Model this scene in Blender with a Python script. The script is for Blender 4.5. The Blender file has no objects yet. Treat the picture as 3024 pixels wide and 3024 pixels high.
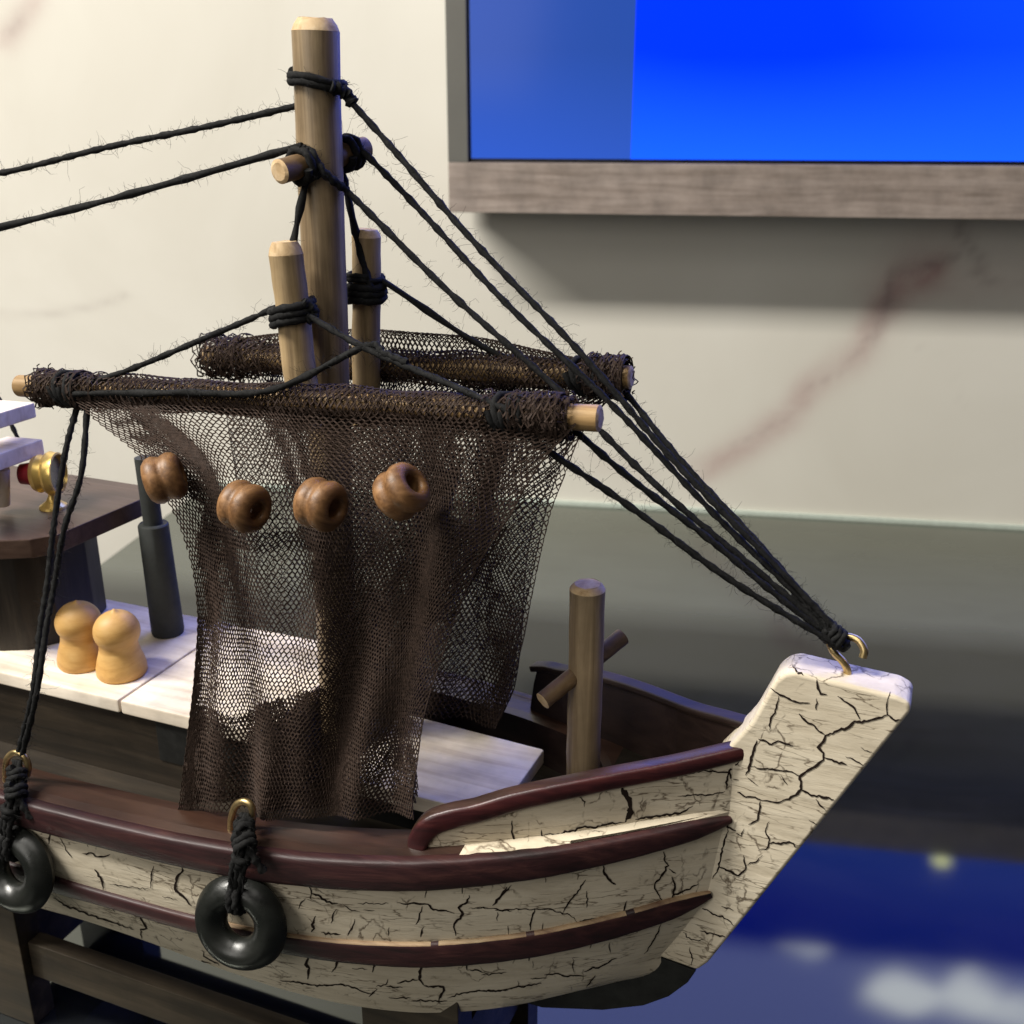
import bpy, bmesh, math, random
import numpy as np
from mathutils import Vector, Matrix
from mathutils.bvhtree import BVHTree
random.seed(7); rng = np.random.default_rng(7)
SC = 0.01                                   # everything below is in centimetres
scene = bpy.context.scene
COL = scene.collection

# ------------------------------------------------------------------ camera, world, lights, exposure
FPX, PITCH, CH = 3180.0, math.radians(20.0), 30.0     # focal length in photo pixels, pitch down, height over the table
cam_d = bpy.data.cameras.new('camera'); cam = bpy.data.objects.new('camera', cam_d); COL.objects.link(cam)
cam.location = (0, 0, CH * SC); cam.rotation_euler = (math.radians(90) - PITCH, 0, 0)
cam_d.sensor_width = 36; cam_d.lens = 36 * FPX / 3024; cam_d.clip_start = 0.01; cam_d.clip_end = 50
cam_d.dof.use_dof = True; cam_d.dof.focus_distance = 0.275; cam_d.dof.aperture_fstop = 28
scene.camera = cam

w = bpy.data.worlds.new('World'); scene.world = w; w.use_nodes = True
w.node_tree.nodes['Background'].inputs[0].default_value = (1.0, 0.93, 0.84, 1)
w.node_tree.nodes['Background'].inputs[1].default_value = 0.05

def area_light(name, loc, target, sx, sy, power, col):
    d = bpy.data.lights.new(name, 'AREA'); d.shape = 'RECTANGLE'; d.size = sx * SC; d.size_y = sy * SC
    d.energy = power; d.color = col
    o = bpy.data.objects.new(name, d); COL.objects.link(o)
    o.location = Vector(loc) * SC
    o.rotation_euler = (Vector(target) - Vector(loc)).to_track_quat('-Z', 'Y').to_euler()
    return o
strip = area_light('ceiling_strip_lamp', (-132, 6, 160), (0, 50, 15), 130, 22, 82, (1.0, 0.96, 0.885))
_x = Vector((math.cos(math.radians(9.3)), -math.sin(math.radians(9.3)), 0)); _d = Vector((132, 50, -145)); _z = -(_d - _x * _d.dot(_x) * 0.75).normalized()
_x = (_x - _z * _x.dot(_z)).normalized(); _y = _z.cross(_x)
strip.rotation_euler = Matrix((_x, _y, _z)).transposed().to_euler()           # the strip runs level with the wall
area_light('hull_fill', (-50, -30, 52), (-2, 26, 12), 40, 40, 1.9, (1.0, 0.96, 0.89))  # added fill with no visible source, brightens the near hull side
area_light('hatch_fill', (-8, -6, 78), (0, 26, 14), 30, 30, 0.85, (1.0, 0.96, 0.89))  # added unseen fill from above, lifts the pale hatch boards
vs = scene.view_settings
vs.view_transform = 'Standard'; vs.look = 'None'; vs.exposure = 0.0; vs.gamma = 1.0; vs.use_curve_mapping = False
scene.cycles.max_bounces = 8; scene.cycles.transparent_max_bounces = 8
scene.cycles.use_denoising = True

# ------------------------------------------------------------------ frames of reference
CT, ST = math.cos(PITCH), math.sin(PITCH)
YAW = math.radians(22.0); CU, SU = math.cos(YAW), math.sin(YAW)
U0, V0 = -15.4, 24.2                        # the mast stands at boat coordinates u = 0, v = 0
def ray(px, py):
    x, y = px - 1512.0, py - 1512.0
    return np.array([x, CT * FPX - ST * y, -(ST * FPX + CT * y)])
CAMP = np.array([0, 0, CH])
def W(u, v, z):                             # boat coordinates -> world
    a, b = u + U0, v + V0
    return np.array([CU * a + SU * b, -SU * a + CU * b, z])
def uv(p):
    return CU * p[0] - SU * p[1] - U0, SU * p[0] + CU * p[1] - V0
def on_v(px, py, v):
    r = ray(px, py); t = (v + V0) / (SU * r[0] + CU * r[1]); return CAMP + t * r
def on_u(px, py, u):
    r = ray(px, py); t = (u + U0) / (CU * r[0] - SU * r[1]); return CAMP + t * r
def on_z(px, py, z):
    r = ray(px, py); t = (z - CH) / r[2]; return CAMP + t * r
WY = math.radians(9.3); WE = np.array([math.cos(WY), -math.sin(WY), 0]); WN = np.array([math.sin(WY), math.cos(WY), 0])
WALL_N = 84.1
def wall_pt(e, n, z): return WE * e + WN * n + np.array([0, 0, z])
def on_wall(px, py, off=0.0):               # point on the plane `off` cm in front of the wall
    r = ray(px, py); t = (WALL_N - off) / (WN @ r); p = CAMP + t * r
    return float(WE @ p), float(p[2])
BU = W(1, 0, 0) - W(0, 0, 0); BV = W(0, 1, 0) - W(0, 0, 0); UP = np.array([0, 0, 1.0])
def unit(a): return a / (np.linalg.norm(a) + 1e-12)

# ------------------------------------------------------------------ mesh helpers
class MB:
    def __init__(s): s.flat = False; s.v = []; s.f = []; s.m = []
    def add(s, vs, fs, m=0):
        o = len(s.v); s.v.extend([tuple(map(float, p)) for p in vs])
        for f in fs: s.f.append(tuple(i + o for i in f)); s.m.append(m)
    def build(s, name, mats, parent=None, smooth=True, angle=40, local=False):
        me = bpy.data.meshes.new(name)
        me.from_pydata([(a * SC, b * SC, c * SC) for a, b, c in s.v], [], s.f)
        for m in (mats if isinstance(mats, (list, tuple)) else [mats]): me.materials.append(m)
        me.polygons.foreach_set('material_index', s.m)
        me.update()
        if smooth:
            me.polygons.foreach_set('use_smooth', [True] * len(me.polygons))
            try: me.set_sharp_from_angle(angle=math.radians(angle))
            except Exception: pass
        o = bpy.data.objects.new(name, me); COL.objects.link(o)
        if getattr(s, 'flat', False): o.modifiers.new('weighted', 'WEIGHTED_NORMAL').keep_sharp = True
        if parent is not None: attach(o, parent, local)
        return o
def root_inverse(p):
    m = Matrix.Identity(4)
    while p is not None:
        if p.type == 'EMPTY': m = p.matrix_basis.inverted() @ m
        p = p.parent
    return m
def attach(o, parent, local=False):
    o.parent = parent
    if not local and parent.type == 'EMPTY': o.matrix_parent_inverse = parent.matrix_basis.inverted()
    # a mesh parent already sits in world coordinates: nothing to undo
def thing(name, label, cat, loc, group=None):
    o = bpy.data.objects.new(name, None); COL.objects.link(o); o.location = Vector(loc) * SC
    o.empty_display_size = 0.01
    tag(o, label, cat, group); return o
def tag(o, label=None, cat=None, group=None, kind=None):
    if label: o['label'] = label
    if cat: o['category'] = cat
    if group: o['group'] = group
    if kind: o['kind'] = kind
    return o

def frames(P):
    P = np.asarray(P, float); T = np.gradient(P, axis=0); T /= np.linalg.norm(T, axis=1)[:, None] + 1e-12
    n = np.cross(T[0], UP)
    if np.linalg.norm(n) < 1e-3: n = np.cross(T[0], [1, 0, 0])
    n = unit(n); N = []
    for t in T:
        n = unit(n - t * (n @ t)); N.append(n)
    N = np.array(N); return T, N, np.cross(T, N)
def grid_faces(nr, nc, closed=True):
    fs = []
    for i in range(nr - 1):
        for j in range(nc if closed else nc - 1):
            k = (j + 1) % nc
            fs.append((i * nc + j, i * nc + k, (i + 1) * nc + k, (i + 1) * nc + j))
    return fs
def tube(mb, P, r, sides=10, caps=True, m=0, mcap=None, twist=0.0, lobe=0.0, squash=None):
    P = np.asarray(P, float); n = len(P); r = np.broadcast_to(np.asarray(r, float), (n,))
    T, N, B = frames(P); a = np.linspace(0, 2 * np.pi, sides, endpoint=False)
    L = np.concatenate([[0], np.cumsum(np.linalg.norm(np.diff(P, axis=0), axis=1))])
    vs = []
    for i in range(n):
        rr = r[i] * (1 + lobe * np.cos(2 * (a - twist * L[i])))
        vs.extend(P[i] + rr[:, None] * (np.cos(a)[:, None] * N[i] + np.sin(a)[:, None] * B[i]))
    mb.add(vs, grid_faces(n, sides), m)
    if caps:
        mc = m if mcap is None else mcap
        mb.add(vs[:sides], [tuple(range(sides))[::-1]], mc); mb.add(vs[-sides:], [tuple(range(sides))], mc)
def lathe(mb, prof, org=(0, 0, 0), axis=(0, 0, 1), seg=28, m=0, loop=False):
    axis = unit(np.asarray(axis, float)); x = np.cross(axis, [0.3, 0.9, 0.2]); x = unit(x); y = np.cross(axis, x)
    a = np.linspace(0, 2 * np.pi, seg, endpoint=False); vs = []
    pr = list(prof) + ([prof[0]] if loop else [])
    for r, h in pr:
        vs.extend(np.asarray(org) + axis * h + max(r, 1e-4) * (np.cos(a)[:, None] * x + np.sin(a)[:, None] * y))
    mb.add(vs, grid_faces(len(pr), seg), m)
def solid(mb, poly, ext, bevel=0.0, m=0, segs=2, mtop=None):
    """Prism of a 3-D polygon pushed along ext, with rounded edges."""
    mb.flat = True
    bm = bmesh.new(); a = [bm.verts.new(Vector(p)) for p in poly]; b = [bm.verts.new(Vector(np.asarray(p) + ext)) for p in poly]
    n = len(poly); bm.faces.new(a[::-1]); bm.faces.new(b)
    for i in range(n): bm.faces.new((a[i], a[(i + 1) % n], b[(i + 1) % n], b[i]))
    bmesh.ops.recalc_face_normals(bm, faces=bm.faces)
    if bevel > 0:
        bmesh.ops.bevel(bm, geom=list(bm.edges), offset=bevel, segments=segs, profile=0.5, affect='EDGES', clamp_overlap=True)
    bm.verts.ensure_lookup_table()
    mb.add([v.co[:] for v in bm.verts], [tuple(v.index for v in f.verts) for f in bm.faces], m); bm.free()
def block(mb, u0, u1, v0, v1, z0, z1, bevel=0.05, m=0):
    solid(mb, [W(u0, v0, z0), W(u1, v0, z0), W(u1, v1, z0), W(u0, v1, z0)], np.array([0, 0, z1 - z0]), bevel, m)
def wall_block(mb, e0, e1, n0, n1, z0, z1, bevel=0.0, m=0):
    solid(mb, [wall_pt(e0, n0, z0), wall_pt(e1, n0, z0), wall_pt(e1, n1, z0), wall_pt(e0, n1, z0)], np.array([0, 0, z1 - z0]), bevel, m)
def smooth_path(P, n):
    """Catmull-Rom through the points, n samples per span."""
    P = [np.asarray(p, float) for p in P]; Q = [2 * P[0] - P[1]] + P + [2 * P[-1] - P[-2]]; out = []
    for i in range(1, len(Q) - 2):
        a, b, c, d = Q[i - 1:i + 3]
        for t in np.linspace(0, 1, n, endpoint=False):
            out.append(0.5 * (2 * b + (c - a) * t + (2 * a - 5 * b + 4 * c - d) * t * t + (3 * b - 3 * c + d - a) * t ** 3))
    out.append(P[-1]); return np.array(out)

# ------------------------------------------------------------------ materials
def new_mat(name):
    m = bpy.data.materials.new(name); m.use_nodes = True; nt = m.node_tree
    return m, nt, nt.nodes['Principled BSDF']
def nd(nt, t, **k):
    n = nt.nodes.new(t)
    for a, b in k.items():
        if a in n.inputs.keys() if hasattr(n.inputs, 'keys') else False: n.inputs[a].default_value = b
        else: setattr(n, a, b)
    return n
def coords(nt, scale=(1, 1, 1), rot=0.0):
    tc = nt.nodes.new('ShaderNodeTexCoord'); mp = nt.nodes.new('ShaderNodeMapping')
    r = nt.nodes.new('ShaderNodeVectorRotate'); r.rotation_type = 'Z_AXIS'; r.inputs['Angle'].default_value = rot
    nt.links.new(tc.outputs['Object'], r.inputs['Vector']); nt.links.new(r.outputs[0], mp.inputs['Vector'])
    mp.inputs['Scale'].default_value = scale; return mp.outputs[0]
def noise(nt, vec, scale, detail=5, rough=0.6, dist=0.0):
    n = nt.nodes.new('ShaderNodeTexNoise'); n.inputs['Scale'].default_value = scale; n.inputs['Detail'].default_value = detail
    n.inputs['Roughness'].default_value = rough; n.inputs['Distortion'].default_value = dist
    nt.links.new(vec, n.inputs['Vector']); return n.outputs['Fac']
def ramp(nt, fac, stops):
    r = nt.nodes.new('ShaderNodeValToRGB'); e = r.color_ramp.elements
    while len(e) < len(stops): e.new(0.5)
    for el, (p, c) in zip(e, stops): el.position = p; el.color = (*c, 1) if len(c) == 3 else c
    nt.links.new(fac, r.inputs['Fac']); return r.outputs['Color']
def mix(nt, fac, a, b, mode='MIX'):
    n = nt.nodes.new('ShaderNodeMix'); n.data_type = 'RGBA'; n.blend_type = mode
    for s, x in ((n.inputs[0], fac), (n.inputs[6], a), (n.inputs[7], b)):
        if isinstance(x, (int, float)): s.default_value = x
        elif isinstance(x, tuple): s.default_value = (*x, 1)
        else: nt.links.new(x, s)
    return n.outputs[2]
def bump(nt, bsdf, h, strength, dist=0.001):
    b = nt.nodes.new('ShaderNodeBump'); b.inputs['Strength'].default_value = strength; b.inputs['Distance'].default_value = dist
    nt.links.new(h, b.inputs['Height']); nt.links.new(b.outputs[0], bsdf.inputs['Normal'])
def wood(name, dark, mid, light, grain=(12, 220, 220), rot=YAW, rough=0.6, scale=1.0, bmp=0.4, spec=0.35, coat=0.0):
    """Grain streaks run along the axis with the small scale number."""
    m, nt, b = new_mat(name)
    v = coords(nt, tuple(g * scale for g in grain), rot)
    f = noise(nt, v, 1.0, 6, 0.65, 0.5); v2 = coords(nt, (60, 60, 60), rot); f2 = noise(nt, v2, 1.0, 4, 0.6)
    c = ramp(nt, f, [(0.28, dark), (0.5, mid), (0.74, light)])
    c2 = ramp(nt, f2, [(0.3, (0.72, 0.72, 0.72)), (0.7, (1.12, 1.12, 1.12))])
    nt.links.new(mix(nt, 1.0, c, c2, 'MULTIPLY'), b.inputs['Base Color'])
    b.inputs['Roughness'].default_value = rough; b.inputs['Specular IOR Level'].default_value = spec
    if coat: b.inputs['Coat Weight'].default_value = coat; b.inputs['Coat Roughness'].default_value = 0.25
    bump(nt, b, f, bmp, 0.0004); return m
def plain(name, col, rough=0.5, metal=0.0, spec=0.5, var=0.15, nscale=300, bmp=0.0):
    m, nt, b = new_mat(name); v = coords(nt)
    f = noise(nt, v, nscale, 4, 0.6)
    lo = tuple(c * (1 - var) for c in col); hi = tuple(c * (1 + var) for c in col)
    nt.links.new(ramp(nt, f, [(0.3, lo), (0.7, hi)]), b.inputs['Base Color'])
    fr = noise(nt, coords(nt, (120, 120, 120)), 1.0, 5, 0.7)
    nt.links.new(ramp(nt, fr, [(0.3, (rough * 0.75,) * 3), (0.72, (min(1, rough * 1.45),) * 3)]), b.inputs['Roughness']); b.inputs['Metallic'].default_value = metal; b.inputs['Specular IOR Level'].default_value = spec
    if bmp: bump(nt, b, f, bmp, 0.0005)
    return m
def cream_paint(name, rot=YAW):
    m, nt, b = new_mat(name)
    v = coords(nt, (45, 45, 260), rot); f = noise(nt, v, 1.0, 7, 0.7, 0.3)            # fibres along the plank
    vb = coords(nt, (28, 28, 40), rot); fb = noise(nt, vb, 1.0, 4, 0.6)                # age blotches
    vd = coords(nt, (90, 90, 130), rot); fd = noise(nt, vd, 1.0, 6, 0.75)              # specks
    c = ramp(nt, f, [(0.25, (0.47, 0.415, 0.32)), (0.5, (0.65, 0.59, 0.475)), (0.75, (0.73, 0.675, 0.56))])
    c = mix(nt, 1.0, c, ramp(nt, fb, [(0.3, (0.84, 0.80, 0.74)), (0.7, (1.08, 1.05, 1.0))]), 'MULTIPLY')
    sp = ramp(nt, fd, [(0.66, (0, 0, 0)), (0.78, (1, 1, 1))])
    c = mix(nt, sp, c, (0.20, 0.155, 0.10))
    # fine hairline crazing along the grain
    vv = coords(nt, (70, 70, 420), rot); vo = nt.nodes.new('ShaderNodeTexVoronoi'); vo.feature = 'DISTANCE_TO_EDGE'; vo.inputs['Scale'].default_value = 1.0
    dn = nt.nodes.new('ShaderNodeTexNoise'); dn.inputs['Scale'].default_value = 1.3; dn.inputs['Detail'].default_value = 5; nt.links.new(vv, dn.inputs['Vector'])
    ad = nt.nodes.new('ShaderNodeVectorMath'); ad.operation = 'MULTIPLY_ADD'; ad.inputs[1].default_value = (1.2, 1.2, 1.2)
    nt.links.new(dn.outputs['Color'], ad.inputs[0]); nt.links.new(vv, ad.inputs[2]); nt.links.new(ad.outputs[0], vo.inputs['Vector'])
    hair = ramp(nt, vo.outputs['Distance'], [(0.0, (1, 1, 1)), (0.05, (0, 0, 0))])
    gate = ramp(nt, noise(nt, coords(nt, (55, 55, 120), rot), 1.0, 3, 0.6), [(0.47, (0, 0, 0)), (0.58, (1, 1, 1))])
    hg = mix(nt, 1.0, hair, gate, 'MULTIPLY')
    c = mix(nt, hg, c, (0.13, 0.095, 0.06))
    vc = coords(nt, (150, 150, 110), rot); vo2 = nt.nodes.new('ShaderNodeTexVoronoi'); vo2.feature = 'DISTANCE_TO_EDGE'; vo2.inputs['Scale'].default_value = 1.0
    dn2 = nt.nodes.new('ShaderNodeTexNoise'); dn2.inputs['Scale'].default_value = 1.6; dn2.inputs['Detail'].default_value = 6; nt.links.new(vc, dn2.inputs['Vector'])
    ad2 = nt.nodes.new('ShaderNodeVectorMath'); ad2.operation = 'MULTIPLY_ADD'; ad2.inputs[1].default_value = (0.9, 0.9, 0.9)
    nt.links.new(dn2.outputs['Color'], ad2.inputs[0]); nt.links.new(vc, ad2.inputs[2]); nt.links.new(ad2.outputs[0], vo2.inputs['Vector'])
    net = ramp(nt, vo2.outputs['Distance'], [(0.0, (1, 1, 1)), (0.05, (0, 0, 0))])
    g2 = ramp(nt, noise(nt, coords(nt, (75, 75, 75), rot), 1.0, 4, 0.7), [(0.52, (0, 0, 0)), (0.62, (1, 1, 1))])
    c = mix(nt, mix(nt, 1.0, net, g2, 'MULTIPLY'), c, (0.12, 0.09, 0.06))
    nt.links.new(c, b.inputs['Base Color'])
    b.inputs['Roughness'].default_value = 0.62; b.inputs['Specular IOR Level'].default_value = 0.3
    bump(nt, b, f, 0.5, 0.0005); return m

M = {}
M['cream'] = cream_paint('crackled_cream_paint')
M['crack'] = plain('dark_crack', (0.020, 0.013, 0.010), 0.9, spec=0.1)
M['maroon'] = wood('maroon_paint', (0.016, 0.005, 0.006), (0.045, 0.010, 0.011), (0.090, 0.022, 0.020), (30, 160, 300), rough=0.36, spec=0.5, bmp=0.5)
M['wale'] = wood('worn_maroon_paint', (0.011, 0.006, 0.006), (0.034, 0.011, 0.012), (0.075, 0.028, 0.024), (25, 160, 320), rough=0.48, spec=0.4, bmp=0.6)
M['pale_top'] = wood('pale_wale_edge', (0.12, 0.06, 0.035), (0.34, 0.23, 0.13), (0.46, 0.35, 0.21), (40, 200, 200), rough=0.6)
M['board'] = wood('brown_deck_varnish', (0.018, 0.008, 0.005), (0.036, 0.016, 0.010), (0.060, 0.029, 0.018), (14, 160, 160), rough=0.36, spec=0.5, bmp=0.3)
M['deck'] = wood('dark_deck_wood', (0.010, 0.008, 0.005), (0.023, 0.017, 0.011), (0.047, 0.035, 0.023), (14, 190, 190), rough=0.45, bmp=0.4)
M['inner'] = wood('dark_bulwark_paint', (0.010, 0.005, 0.004), (0.024, 0.013, 0.010), (0.042, 0.025, 0.019), (20, 150, 150), rough=0.5)
M['black'] = plain('black_paint', (0.010, 0.010, 0.009), 0.5, spec=0.35, var=0.4, bmp=0.15)
M['balsa'] = wood('white_balsa', (0.60, 0.49, 0.37), (0.78, 0.68, 0.55), (0.86, 0.77, 0.65), (14, 260, 120), rough=0.7, bmp=0.35)
M['dowel'] = wood('stained_dowel', (0.10, 0.066, 0.036), (0.26, 0.185, 0.105), (0.40, 0.30, 0.18), (330, 330, 14), rough=0.42, bmp=0.4, spec=0.6)
M['dowel_pale'] = wood('bare_dowel', (0.17, 0.115, 0.058), (0.34, 0.24, 0.125), (0.46, 0.345, 0.20), (300, 300, 14), rough=0.6, bmp=0.4)
M['dowel_h'] = wood('stained_peg', (0.055, 0.032, 0.016), (0.14, 0.085, 0.042), (0.22, 0.14, 0.07), (200, 14, 200), rough=0.5)
M['endgrain'] = wood('cut_dowel_end', (0.33, 0.21, 0.10), (0.54, 0.38, 0.21), (0.68, 0.52, 0.33), (260, 260, 260), rough=0.75, bmp=0.5)
M['boom'] = wood('boom_dowel', (0.16, 0.092, 0.036), (0.33, 0.205, 0.085), (0.45, 0.30, 0.14), (14, 300, 300), rough=0.55)
M['brass'] = plain('brass', (0.52, 0.39, 0.19), 0.34, 1.0, var=0.25, nscale=500)
M['gold'] = plain('polished_brass', (0.80, 0.56, 0.17), 0.32, 0.65, var=0.06)
M['rope'] = plain('black_yarn', (0.012, 0.012, 0.012), 0.9, spec=0.15, var=0.5, nscale=1500)
M['net'] = plain('brown_net_yarn', (0.040, 0.0255, 0.019), 0.8, spec=0.2, var=0.35, nscale=900)
M['bead'] = wood('brown_wooden_bead', (0.085, 0.038, 0.014), (0.20, 0.098, 0.038), (0.33, 0.175, 0.075), (50, 420, 420), rot=0.4, rough=0.46, spec=0.4, bmp=0.25)
M['peg'] = wood('honey_turned_wood', (0.47, 0.25, 0.07), (0.60, 0.35, 0.115), (0.68, 0.43, 0.16), (120, 120, 420), rough=0.5, bmp=0.2)
def rubber():
    m, nt, b = new_mat('black_rubber'); f = noise(nt, coords(nt, (190, 190, 190)), 1.0, 6, 0.75)
    c = ramp(nt, noise(nt, coords(nt, (60, 60, 60)), 1.0, 4, 0.6), [(0.3, (0.006, 0.007, 0.006)), (0.7, (0.013, 0.014, 0.012))])
    c = mix(nt, ramp(nt, f, [(0.71, (0, 0, 0)), (0.76, (1, 1, 1))]), c, (0.16, 0.12, 0.06))       # scuffs and dust
    nt.links.new(c, b.inputs['Base Color']); nt.links.new(ramp(nt, f, [(0.35, (0.24,) * 3), (0.7, (0.42,) * 3)]), b.inputs['Roughness'])
    bump(nt, b, f, 0.12, 0.0005); return m
M['tyre'] = rubber()
M['pipe'] = plain('charcoal_paint', (0.032, 0.035, 0.033), 0.6, spec=0.3, var=0.15)
M['cabin'] = wood('dark_cabin_wood', (0.008, 0.006, 0.005), (0.022, 0.017, 0.013), (0.050, 0.040, 0.030), (200, 200, 22), rough=0.5)
M['roof'] = wood('brown_roof_wood', (0.040, 0.022, 0.016), (0.072, 0.042, 0.030), (0.100, 0.062, 0.045), (14, 190, 190), rough=0.4)
M['red'] = plain('red_paint', (0.30, 0.010, 0.018), 0.4)
M['lens'] = plain('dark_lens', (0.12, 0.115, 0.085), 0.2, 0.3)
M['stand'] = wood('stand_wood', (0.012, 0.009, 0.006), (0.040, 0.029, 0.018), (0.085, 0.065, 0.042), (10, 160, 160), rough=0.55)
M['stand_dark'] = plain('dark_stand_side', (0.012, 0.016, 0.011), 0.6, var=0.3, nscale=90)

# wall: cream marble with a vein map held as a vertex attribute
def wall_mat():
    m, nt, b = new_mat('cream_marble')
    at = nt.nodes.new('ShaderNodeAttribute'); at.attribute_name = 'vein'
    at2 = nt.nodes.new('ShaderNodeAttribute'); at2.attribute_name = 'stain'
    v = coords(nt, (2.2, 2.2, 2.2)); f = noise(nt, v, 1.6, 5, 0.55, 0.6)
    c = ramp(nt, f, [(0.3, (0.62, 0.59, 0.52)), (0.7, (0.72, 0.695, 0.63))])
    fn = noise(nt, coords(nt, (14, 14, 14)), 1.0, 6, 0.7, 0.5)
    mod = ramp(nt, fn, [(0.3, (0.45, 0.45, 0.45)), (0.65, (1, 1, 1))])
    c = mix(nt, mix(nt, 1.0, at2.outputs['Color'], mod, 'MULTIPLY'), c, (0.43, 0.295, 0.275))
    c = mix(nt, mix(nt, 1.0, at.outputs['Color'], mod, 'MULTIPLY'), c, (0.22, 0.165, 0.16))
    nt.links.new(c, b.inputs['Base Color']); b.inputs['Roughness'].default_value = 0.38
    b.inputs['Specular IOR Level'].default_value = 0.3
    return m
M['wall'] = wall_mat()
def table_mat():
    m, nt, b = new_mat('dark_glass')
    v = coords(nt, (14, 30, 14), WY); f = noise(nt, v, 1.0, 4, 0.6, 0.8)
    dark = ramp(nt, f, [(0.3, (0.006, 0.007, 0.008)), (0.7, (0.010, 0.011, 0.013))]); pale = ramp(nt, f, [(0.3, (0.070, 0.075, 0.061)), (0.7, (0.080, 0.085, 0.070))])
    sx = nt.nodes.new('ShaderNodeSeparateXYZ'); nt.links.new(coords(nt, (1, 1, 1), WY), sx.inputs[0])      # greenish reflection painted into the rear base colour, near-black in front
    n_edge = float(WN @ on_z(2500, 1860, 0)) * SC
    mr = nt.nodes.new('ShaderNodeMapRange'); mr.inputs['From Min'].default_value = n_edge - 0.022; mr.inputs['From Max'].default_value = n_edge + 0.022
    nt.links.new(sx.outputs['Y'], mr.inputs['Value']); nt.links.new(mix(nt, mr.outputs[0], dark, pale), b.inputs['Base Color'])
    nt.links.new(ramp(nt, f, [(0.3, (0.05, 0.05, 0.05)), (0.75, (0.075, 0.075, 0.075))]), b.inputs['Roughness'])
    b.inputs['IOR'].default_value = 1.6; b.inputs['Specular Tint'].default_value = (0.93, 1.0, 0.88, 1)
    return m
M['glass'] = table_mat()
M['glass_edge'] = plain('pale_glass_edge', (0.50, 0.56, 0.50), 0.2, var=0.1)
M['tv_wood'] = wood('grey_oak_frame', (0.19, 0.150, 0.125), (0.28, 0.230, 0.200), (0.37, 0.310, 0.275), (14, 14, 190), rot=WY, rough=0.6, bmp=0.2)
M['tv_grey'] = plain('grey_frame_side', (0.115, 0.112, 0.100), 0.55, var=0.06, nscale=30)
M['tv_black'] = plain('black_bezel', (0.004, 0.004, 0.006), 0.3)

# ------------------------------------------------------------------ wall, table
Z_TOP, Z_BOT, E0, E1 = 122.0, -40.0, -95.0, 140.0
def build_wall():
    st = 0.55; ne, nz = int((E1 - E0) / st) + 1, int((Z_TOP - Z_BOT) / st) + 1
    e = np.linspace(E0, E1, ne); z = np.linspace(Z_BOT, Z_TOP, nz); EE, ZZ = np.meshgrid(e, z)
    P = WE[None, None, :] * EE[..., None] + WN * WALL_N; P[..., 2] += ZZ
    me = bpy.data.meshes.new('wall')
    idx = np.arange(ne * nz).reshape(nz, ne)
    F = np.stack([idx[:-1, :-1], idx[:-1, 1:], idx[1:, 1:], idx[1:, :-1]], -1).reshape(-1, 4)
    nv = ne * nz; back = P.reshape(-1, 3)
    me.from_pydata((back * SC).tolist(), [], F.tolist()); me.materials.append(M['wall'])
    def seg_field(px, width, strength, soft=2.0, jit=0.6):
        pts = [np.array(on_wall(x, y)) for x, y in px]; D = np.full(EE.shape, 1e9)
        wob = jit * (np.sin(EE * 0.9 + ZZ * 0.5) + 0.6 * np.sin(EE * 2.1 - ZZ * 1.7 + 1.3))
        X, Y = EE + wob * 0.5, ZZ + wob * 0.35
        for a, b in zip(pts[:-1], pts[1:]):
            d = b - a; L = d @ d + 1e-9; t = np.clip(((X - a[0]) * d[0] + (Y - a[1]) * d[1]) / L, 0, 1)
            D = np.minimum(D, np.hypot(X - a[0] - t * d[0], Y - a[1] - t * d[1]))
        return strength * np.exp(-(D / width) ** soft)
    vein = np.zeros(EE.shape); stain = np.zeros(EE.shape)
    stain += seg_field([(2760, 790), (2640, 860), (2590, 960), (2540, 1040), (2400, 1140), (2330, 1230), (2200, 1320), (2090, 1380)], 1.25, 0.74)
    stain += seg_field([(2640, 830), (2800, 840), (3100, 800)], 2.2, 0.30)
    stain += seg_field([(2700, 720), (2850, 640), (3000, 600)], 2.5, 0.22)
    stain += seg_field([(20, 110), (60, 60), (110, -20)], 1.1, 0.5)
    stain += seg_field([(1720, 1330), (1900, 1420)], 0.9, 0.15)
    vein += seg_field([(2625, 900), (2630, 800), (2720, 790), (2820, 760)], 0.28, 0.55, 1.4, 0.25)
    vein += seg_field([(2590, 1000), (2622, 900)], 0.5, 0.45, 1.4, 0.3)
    vein += seg_field([(2840, 655), (2835, 690), (2880, 750), (2900, 800)], 0.28, 0.5, 1.4, 0.2)
    vein += seg_field([(0, 932), (180, 925), (270, 905), (370, 875)], 0.30, 0.24, 1.5, 0.15)
    vein += seg_field([(35, 90), (60, 55)], 0.5, 0.35, 1.5, 0.2)
    vein += seg_field([(2560, 1000), (2480, 1100), (2380, 1150)], 0.14, 0.35, 1.5, 0.3) + seg_field([(2860, 800), (2960, 850), (3080, 830)], 0.16, 0.35, 1.5, 0.3) + seg_field([(2330, 1230), (2260, 1270), (2170, 1310)], 0.13, 0.28, 1.5, 0.25) + seg_field([(2700, 1010), (2800, 1080), (2840, 1200)], 0.12, 0.10, 1.5, 0.3)
    for nm, fld in (('vein', vein), ('stain', stain)):
        a = me.color_attributes.new(nm, 'FLOAT_COLOR', 'POINT')
        c = np.ones((nv, 4)); c[:, :3] = np.clip(fld, 0, 1).reshape(-1, 1); a.data.foreach_set('color', c.ravel())
    o = bpy.data.objects.new('wall', me); COL.objects.link(o); tag(o, kind='structure')
build_wall()
TE0 = float(WE @ on_z(409, 1583, 0))                     # the table's free left edge
tb = thing('table', 'dark glossy glass tabletop reflecting the wall and the blue screen', 'table', wall_pt(20, 50, 0))
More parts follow.
